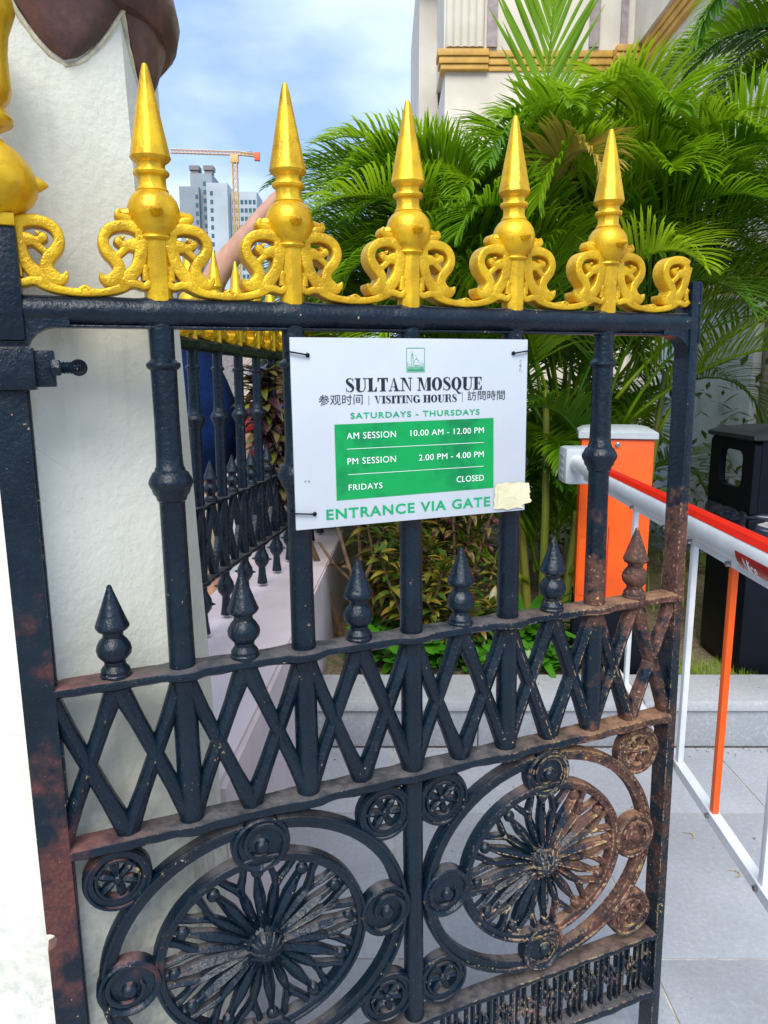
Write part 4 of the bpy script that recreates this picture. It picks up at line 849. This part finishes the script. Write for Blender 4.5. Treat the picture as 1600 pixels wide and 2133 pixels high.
for az, el in ((200, .3), (215, .0), (185, .1), (235, .4), (320, .2)): obj('frond', frond((0, 0, 2.2), radians(az), el, .95, 1.6, ll=.22, pairs=36, wid=.006, hang=2.2), PALM4, fb)
for az, el in ((190, .7), (220, .9), (250, .7), (150, .8)): obj('frond', frond((0, 0, 2.15), radians(az), el, 1.1, 2.0, ll=.28, pairs=36, wid=.009, hang=1.8), PALM1, fb)
# broad-leaved shrubs
def leaf_mesh(L_, W_, bend, fold=.25, name='leaf'):
    m = MB(); rows = []; n = 7
    for i in range(n+1):
        t = i/n; w = W_*(sin(pi*min(1, t*.93+.05))**.85)*(1-.25*t); 
        if i == n: w = .0008
        ang = bend*t; x = L_*t*cos(ang*.5); z = -L_*t*sin(ang*.5); rows.append([(x, -w, z+w*fold), (x, 0, z), (x, w, z+w*fold)])
    m.rings(rows, closed=False); return m.mesh(name, 180)
LM = {'c': [leaf_mesh(.085, .017, b) for b in (.3, .8, 1.3)], 'd': [leaf_mesh(.12, .024, b) for b in (.5, 1.0, 1.5)], 'l': [leaf_mesh(.30, .02, b, .4) for b in (1.0, 1.6)]}
def mat_variant(lst, mat):
    out = []
    for me in lst: q = me.copy(); q.materials.clear(); q.materials.append(mat); out.append(q)
    return out
def leaf_at(root, mesh, pos, az, el, scl):
    o = bpy.data.objects.new('leaf', mesh); COL.objects.link(o); o.parent = root; o.location = pos; o.rotation_euler = (random.uniform(-.4, .4), -el, az); o.scale = (scl,)*3
VC, VD, VY, VG = mat_variant(LM['c'], CROT), mat_variant(LM['d'], CROTD), mat_variant(LM['c'], CROTY), mat_variant(LM['l'], GREENL)
VYD = mat_variant(LM['d'], CROTY)
def stemmed(root, path, r, leaves, kinds, spacing=.012, scl=1., el0=.5, elr=.5, bare=.2, alt=None, altp=0):
    m = MB(); m.tube(path, [r*(1-.5*i/(len(path)-1)) for i in range(len(path))], 8); obj('stem', m, BARK, root)
    P = [Vector(p) for p in path]; L_ = sum((P[i+1]-P[i]).length for i in range(len(P)-1))
    for k in range(leaves):
        t = bare+(1-bare)*(k+random.random())/leaves; d = t*(len(P)-1); i = min(len(P)-2, int(d)); pos = P[i].lerp(P[i+1], d-i); az = k*2.4+random.uniform(-.3, .3)
        leaf_at(root, random.choice(alt if alt and random.random() < altp else kinds), pos[:], az, el0+elr*(t-.5)*2+random.uniform(-.25, .25), scl*random.uniform(.8, 1.15))
tallc = thing('dark_cordyline', 'tall dark purple leafed shrub with yellow tinged leaves in front of the receding railing', 'shrub', (-.19, 3.25, .15))
stemmed(tallc, [(0, 0, 0), (-.08, -.1, .35), (-.21, -.25, .75), (-.27, -.33, 1.0), (-.285, -.36, 1.22)], .016, 260, VD, el0=-.1, elr=.7, bare=.48, scl=1.0, alt=VYD, altp=.12)
def bush(name, label, loc, stems, h, spread, kinds, per, scl, alt, altp, el0=.3, bare=.25):
    t = thing(name, label, 'shrub', loc)
    for s in range(stems):
        a = 2*pi*s/stems+random.uniform(-.3, .3); q = spread*random.uniform(.4, 1); hh = h*random.uniform(.65, 1.05)
        stemmed(t, [(0, 0, 0), (cos(a)*q*.4, sin(a)*q*.4, hh*.4), (cos(a)*q*.8, sin(a)*q*.8, hh*.75), (cos(a)*q, sin(a)*q, hh)], .009, per, kinds, scl=scl, el0=el0, elr=.6, bare=bare, alt=alt, altp=altp)
    return t
bush('croton_shrub', 'croton with orange and green striped leaves behind the bars under the board', (.02, 3.18, .15), 9, .80, .26, VC, 52, 1.05, VY, .14)
bush('croton_shrub', 'green and yellow croton next to the white pink plinth end, lower than its neighbour', (.14, 3.02, .15), 7, .50, .20, VC, 50, .95, VY, .25)
bush('cordyline_shrub', 'purple leafed cordyline shrub between the crotons and the palm', (.33, 3.30, .15), 7, .92, .26, VD, 52, .75, VC, .4)
bush('croton_shrub', 'small dark croton in front of the purple shrub by the kerb', (.34, 3.0, .15), 7, .42, .20, VC, 46, .9, VY, .12)
lg = thing('strap_leaf_plant', 'fresh green strap leafed plant beside the purple shrub', 'plant', (.60, 3.12, .15))
for k in range(46): leaf_at(lg, random.choice(VG), (random.uniform(-.04, .04), random.uniform(-.04, .04), 0), random.uniform(0, 6.28), random.uniform(.7, 1.4), random.uniform(.8, 1.5))
bs = thing('bare_shrub', 'leggy shrub with bare forking brown stems at the end of the plinth', 'shrub', (-.10, 3.05, .15))
for path, r in (([(0, 0, 0), (-.02, 0, .12), (-.015, 0, .27)], .016), ([(-.015, 0, .27), (-.05, -.03, .42), (-.10, -.02, .60)], .010), ([(-.015, 0, .27), (.0, .02, .42), (-.01, .03, .62)], .009), ([(-.015, 0, .27), (.04, 0, .40), (.09, .02, .55)], .010), ([(-.03, 0, .33), (-.12, -.04, .44), (-.17, -.05, .52)], .008)):
    m = MB(); m.tube(path, [r, r*.85, r*.7], 8); obj('branch', m, BARK, bs)
for p in ((-.10, -.02, .60), (-.01, .03, .62), (.09, .02, .55), (-.09, -.03, .41)):
    for k in range(9): leaf_at(bs, random.choice(VD), p, k*2.4, random.uniform(.2, 1.1), .45)
# ground cover: countless round leaves
m = MB()
for k in range(1500):
    x = random.uniform(-.15, 1.15); y = random.uniform(2.80, 3.35); h = .02+.11*random.random()*(1 if x < .75 else .5); 
    if x > .78 and y < 3.1: continue
    c = Vector((x, y, .16+h)); a = random.uniform(0, 6.28); tl = random.uniform(.0, .9); r = random.uniform(.012, .032); M3 = Matrix.Rotation(a, 3, 'Z') @ Matrix.Rotation(tl, 3, 'Y'); ring = [(M3 @ Vector((r*1.3*cos(q*pi/4), r*sin(q*pi/4), -.25*r*cos(q*pi/4)**2)))+c for q in range(8)]
    m.add([p[:] for p in ring]+[(c+M3 @ Vector((0, 0, .08*r)))[:]], [(q, (q+1) % 8, 8) for q in range(8)])
gc = obj('ground_cover', m.mesh('ground_cover', 180), GREENL); gc['kind'] = 'stuff'; tag(gc, 'low round leafed green ground cover on the soil behind the kerb', 'ground cover')
m = MB()
for k in range(1600):
    if random.random() < .55: x = random.uniform(1.15, 1.5); y = 2.79+abs(random.gauss(0, .10))
    else: x = random.uniform(1.1, 4); y = random.uniform(3.1, 6.5)
    b = Vector((x, y, .15)); h = random.uniform(.015, .06)*(1 if y < 3.1 else 3.); a = random.uniform(0, 6.28); w = .0015*(1 if y < 3.1 else 3); t = Vector((cos(a), sin(a), 0)); m.add([(b-t*w)[:], (b+t*w)[:], (b+Vector((t.y, -t.x, 0))*h*.4+Vector((0, 0, h)))[:]], [(0, 1, 2)])
gr = obj('grass_tufts', m.mesh('grass_tufts', 180), PALM5); gr['kind'] = 'stuff'; tag(gr, 'thin grass tufts on the soil around the litter bin', 'grass')
m = MB()     # leafy undergrowth further back, behind the bin and under the palms
for k in range(5200):
    x = random.uniform(-.1, 2.6); y = random.uniform(4.3, 6.2); z = .15+abs(random.gauss(0, .5)); 
    if z > 1.5: continue
    c = Vector((x, y, z)); a = random.uniform(0, 6.28); tl = random.uniform(-.9, .9); r = random.uniform(.02, .055); M3 = Matrix.Rotation(a, 3, 'Z') @ Matrix.Rotation(tl, 3, 'Y')
    m.add([(c+M3 @ Vector(p)*r)[:] for p in ((-1, 0, 0), (0, -.45, .05), (1.2, 0, -.2), (0, .45, .05))], [(0, 1, 2), (0, 2, 3)])
ug = obj('undergrowth', m.mesh('undergrowth', 180), leafmat('undergrowth_leaf', (.03, .07, .01), (.11, .15, .02), tr=.2)); ug['kind'] = 'stuff'; tag(ug, 'dense dull green undergrowth behind the palm and the bin', 'undergrowth')
# ---------------------------------------------------------------- people
def skinned(name, joints, edges, mat, parent, lvl=2):
    me = bpy.data.meshes.new(name); me.from_pydata([j[0] for j in joints], edges, []); o = bpy.data.objects.new(name, me); COL.objects.link(o)
    sk = o.modifiers.new('s', 'SKIN'); sk.use_smooth_shade = True
    for i, j in enumerate(joints):
        v = me.skin_vertices[0].data[i]; r = j[1]; v.radius = (r, r) if not isinstance(r, tuple) else r
        v.use_root = (i == 0)
    sb = o.modifiers.new('u', 'SUBSURF'); sb.levels = lvl; sb.render_levels = lvl
    bpy.context.view_layer.update(); dm = bpy.data.meshes.new_from_object(o.evaluated_get(bpy.context.evaluated_depsgraph_get())); bpy.data.objects.remove(o)
    dm.name = name; dm.polygons.foreach_set('use_smooth', [True]*len(dm.polygons)); dm.materials.clear(); return obj(name, dm, mat, parent)
def person(label, loc, rz, k, shirt, pants, hair, armR, armL, lean=0.):
    t = thing('person', label, 'person', loc, rz); s = k
    def P(x, y, z): return (x*s+lean*max(0, z-.9)*s, y*s, z*s)
    sh, el_, ha = armR; sh2, el2, ha2 = armL
    J = [(P(0, 0, .98), .13*s), (P(0, 0, 1.18), .125*s), (P(0, .01, 1.38), .12*s), (P(0, .0, 1.50), .06*s), (P(0, -.02, 1.60), .085*s), (P(0, -.02, 1.70), .085*s),
         (P(*sh), .068*s), (P(*el_), .056*s), (P(*ha), .034*s), (P(*sh2), .055*s), (P(*el2), .042*s), (P(*ha2), .028*s),
         (P(.10, 0, .88), .09*s), (P(.11, -.01, .48), .06*s), (P(.11, .02, .09), .04*s), (P(.11, -.12, .03), .035*s), (P(-.10, 0, .88), .09*s), (P(-.11, -.01, .48), .06*s), (P(-.11, .02, .09), .04*s), (P(-.11, -.12, .03), .035*s)]
    E_ = [(0, 1), (1, 2), (2, 3), (3, 4), (4, 5), (2, 6), (6, 7), (7, 8), (2, 9), (9, 10), (10, 11), (0, 12), (12, 13), (13, 14), (14, 15), (0, 16), (16, 17), (17, 18), (18, 19)]
    for hh, ee in ((ha, el_), (ha2, el2)):       # palm and five fingers
        base = len(J); h = Vector(P(*hh)); d = (h-Vector(P(*ee))).normalized(); w = Vector((d.y, -d.x, 0)); w = w.normalized() if w.length > .2 else Vector((1, 0, 0)); root = 8 if hh is ha else 11
        J.append(((h+d*.06*s)[:], .030*s)); E_.append((root, base))
        for f in range(5):
            o_ = (f-2)*.02*s; ln = (.045, .075, .085, .078, .06)[f]*s; st = base if f else root
            J.append(((h+d*.09*s+w*o_ if f else h+d*.03*s-w*.04*s)[:], .010*s)); J.append(((h+d*(.09*s+ln)+w*o_*1.3 if f else h+d*.07*s-w*.065*s)[:], .008*s)); i0 = len(J)-2; E_ += [(st, i0), (i0, i0+1)]
    skinned('body', J, E_, SKIN, t)
    def mid(a, b, f): return tuple(a[i]+(b[i]-a[i])*f for i in range(3))
    SJ = [(P(0, 0, .92), .18*s), (P(-.13*s*(s > .9), 0, 1.12), .20*s), (P(-.08*s*(s > .9), .01, 1.33), .19*s), (P(0, 0, 1.47), .075*s), (P(*sh), .082*s), (P(*mid(sh, el_, .6)), .065*s), (P(*sh2), .082*s), (P(*mid(sh2, el2, .6)), .065*s)]
    skinned('shirt', SJ, [(0, 1), (1, 2), (2, 3), (2, 4), (4, 5), (2, 6), (6, 7)], shirt, t)
    TJ = [(P(0, 0, .96), .15*s), (P(.10, 0, .84), .105*s), (P(.11, 0, .52), .085*s), (P(-.10, 0, .84), .105*s), (P(-.11, 0, .52), .085*s)]
    skinned('trousers', TJ, [(0, 1), (1, 2), (0, 3), (3, 4)], pants, t)
    hd = Vector(P(0, -.02, 1.66)); m = MB(); m.sphere((hd+Vector((0, .018*s, .035*s)))[:], .103*s, 18, 12, (.95, 1.05, 1.0)); obj('hair', m, hair, t)
    m = MB(); m.sphere((hd+Vector((0, -.105*s, -.03*s)))[:], .016*s, 8, 6, (.8, 1.2, 1.3)); [m.sphere((hd+Vector((e*.088*s, 0, -.03*s)))[:], .022*s, 8, 6, (.4, .8, 1.2)) for e in (-1, 1)]; obj('face_features', m, SKIN, t)
    m = MB(); [m.sphere((hd+Vector((e*.03*s, -.088*s, -.005*s)))[:], .010*s, 8, 6) for e in (-1, 1)]; obj('eye', m, HAIR, t)
    for e in (-1, 1): m = MB(); m.sphere(P(e*.11, -.05, .045), .06*s, 12, 8, (.8, 2.0, .75)); obj('shoe', m, SHOE, t)
    return t
person('person in a dark blue shirt reaching one arm up behind the railing', (-.85, 3.05, 0), radians(180), 1.0, BLUESH, KHAKI, HAIR2,
       ((-.10, 0, 1.44), (-.16, -.03, 1.73), (-.43, -.02, 2.03)), ((.19, 0, 1.40), (.25, -.05, 1.15), (.22, -.2, 1.02)))
person('shorter person in a red shirt behind the dark shrub and railing', (-.55, 3.85, 0), radians(30), .84, REDSH, DENIM, HAIR,
       ((.17, 0, 1.40), (.24, -.06, 1.16), (.18, -.2, 1.0)), ((-.17, 0, 1.40), (-.24, -.06, 1.16), (-.2, -.15, .95)))
# ---------------------------------------------------------------- far city
CONC = simple('hazed_raw_concrete', (.30, .34, .37), .9, var=.1, vs_=.06); CONC2 = simple('hazed_pale_concrete', (.50, .55, .58), .9, var=.06, vs_=.06); GLS = simple('dark_window_glass', (.05, .13, .17), .3)  # both concretes carry a bluish distance haze mixed into their base colour
def tower(label, x0, x1, y0, y1, h, mat, cols, rows, wx0, wx1):
    t = thing('apartment_tower', label, 'building', ((x0+x1)/2, y0, 0), group='unfinished towers on the skyline'); m = MB(); m.box(-(x1-x0)/2, (x1-x0)/2, 0, y1-y0, -1, h); obj('wall', m, mat, t)
    for j in range(rows):
        m = MB()
        for i in range(cols):
            cx = -(x1-x0)/2+wx0+(wx1-wx0)*(i+.5)/cols; z = h-3-3.1*j; m.box(cx-.55, cx+.55, -.06, .3, z-1.6, z)
        w = obj('window_row', m, GLS, t)
    return t
D = 300
tower('grey unfinished concrete tower with twin lift cores, leftmost on the skyline', -78.5, -71, 300, 316, 76, CONC, 1, 16, 6, 7.4)
tt = tower('taller bare concrete core tower between the two blocks on the skyline', -74.8, -66.5, 303, 318, 81.5, CONC, 1, 10, 5, 6)
for xx in (-2.4, 3.0): m = MB(); m.box(xx-1.9, xx+1.9, -.5, 4, 82.6, 84.2); m.box(xx-1.5, xx+1.5, 0, 3.4, 81.5, 82.7); obj('lift_core', m, BGR, tt)
tower('pale concrete tower with one column of small windows behind the crane', -67.8, -59.8, 299, 312, 77, CONC2, 1, 18, 1.2, 2.6)
tower('white tower block with a full grid of blue windows behind the crane', -59.6, -49.5, 304, 318, 75, CONC2, 6, 17, .3, 9.9)
CR = simple('crane_yellow', (.78, .48, .16), .5); CRR = simple('crane_red', (.8, .12, .05), .5)
cr = thing('tower_crane', 'yellow tower crane with pale jib standing over the unfinished towers', 'crane', (-54.0, 285, 0))
def truss(m, a, b, w, n):
    a, b = Vector(a), Vector(b); d = (b-a).normalized(); u = d.cross(Vector((0, 1, 0))); u = u.normalized() if u.length > .1 else Vector((1, 0, 0)); v = Vector((0, 1, 0)); cs = [(u*i+v*j)*w/2 for i, j in ((-1, -1), (1, -1), (1, 1), (-1, 1))]
    for c in cs: m.tube([a+c, b+c], .17, 5)
    for k in range(n):
        p, q = a.lerp(b, k/n), a.lerp(b, (k+1)/n)
        for i in range(4): m.tube([p+cs[i], q+cs[(i+1) % 4]], .10, 4); m.tube([q+cs[i], q+cs[(i+1) % 4]], .10, 4)
m = MB(); truss(m, (0, 0, 0), (0, 0, 83), 1.7, 30); obj('mast', m.mesh('mast'), CR, cr)
m = MB(); truss(m, (-23, 0, 84.2), (2.2, 0, 83.4), 1.1, 18); obj('jib', m.mesh('jib'), simple('jib_pale', (.75, .55, .42), .5), cr)
m = MB(); truss(m, (2, 0, 83.4), (9.0, 0, 82.6), .9, 5); obj('counter_jib', m.mesh('counter_jib'), CR, cr)
m = MB(); m.box(7.2, 9.2, -.6, .6, 80.9, 83.8, .1); obj('counterweight', m, CRR, cr); m = MB(); m.box(-1.4, 1.4, -1, 1, 80.2, 82.9, .1); obj('cab', m, CR, cr); m = MB(); m.box(4.6, 6.6, -.5, .5, 82.6, 84, .1); obj('winch', m, BGR, cr)
hs = thing('shophouse', 'low old shophouse with orange tiled roof beyond the railing', 'house', (-9.5, 46, 0))
m = MB(); m.box(-4.5, 2.6, 0, 8, 0, 6.2); obj('wall', m, simple('pale_house_wall', (.62, .6, .56), .8), hs)
m = MB(); m.add([(-4.9, -.4, 8.6), (2.9, -.4, 5.9), (2.9, 8.4, 5.9), (-4.9, 8.4, 8.6), (-4.9, -.4, 8.25), (2.9, -.4, 5.55), (2.9, 8.4, 5.55), (-4.9, 8.4, 8.25)], [(0, 1, 2, 3), (4, 7, 6, 5), (0, 4, 5, 1), (1, 5, 6, 2), (2, 6, 7, 3), (3, 7, 4, 0)]); obj('roof', m, simple('roof_tiles', (.45, .12, .05), .8, var=.2, vs_=2), hs)
m = MB(); m.box(-4.5, 2.6, .02, 8, 6.2, 6.24); obj('eave', m, BGR, hs)
for i in range(4): m = MB(); m.box(-3.8+i*1.6, -2.9+i*1.6, -.06, .1, 3.6, 5.1); obj('window', m, GLS, hs)
h2 = thing('shophouse', 'pale shophouse front filling the street behind the two people', 'house', (-4.2, 24, 0))
m = MB(); m.box(-3.2, 2.9, 0, 6, 0, 3.4); obj('wall', m, simple('pink_house_wall', (.55, .42, .38), .8, var=.1, vs_=.8), h2)
m = MB(); m.box(-3.4, 3.1, -.4, 6.2, 3.4, 3.6, .03); obj('roof', m, simple('canopy_orange', (.55, .2, .08), .7), h2)
for i in range(4): m = MB(); m.box(-2.8+i*1.45, -1.8+i*1.45, -.05, .1, .3, 2.6); obj('shutter', m, BGR, h2)
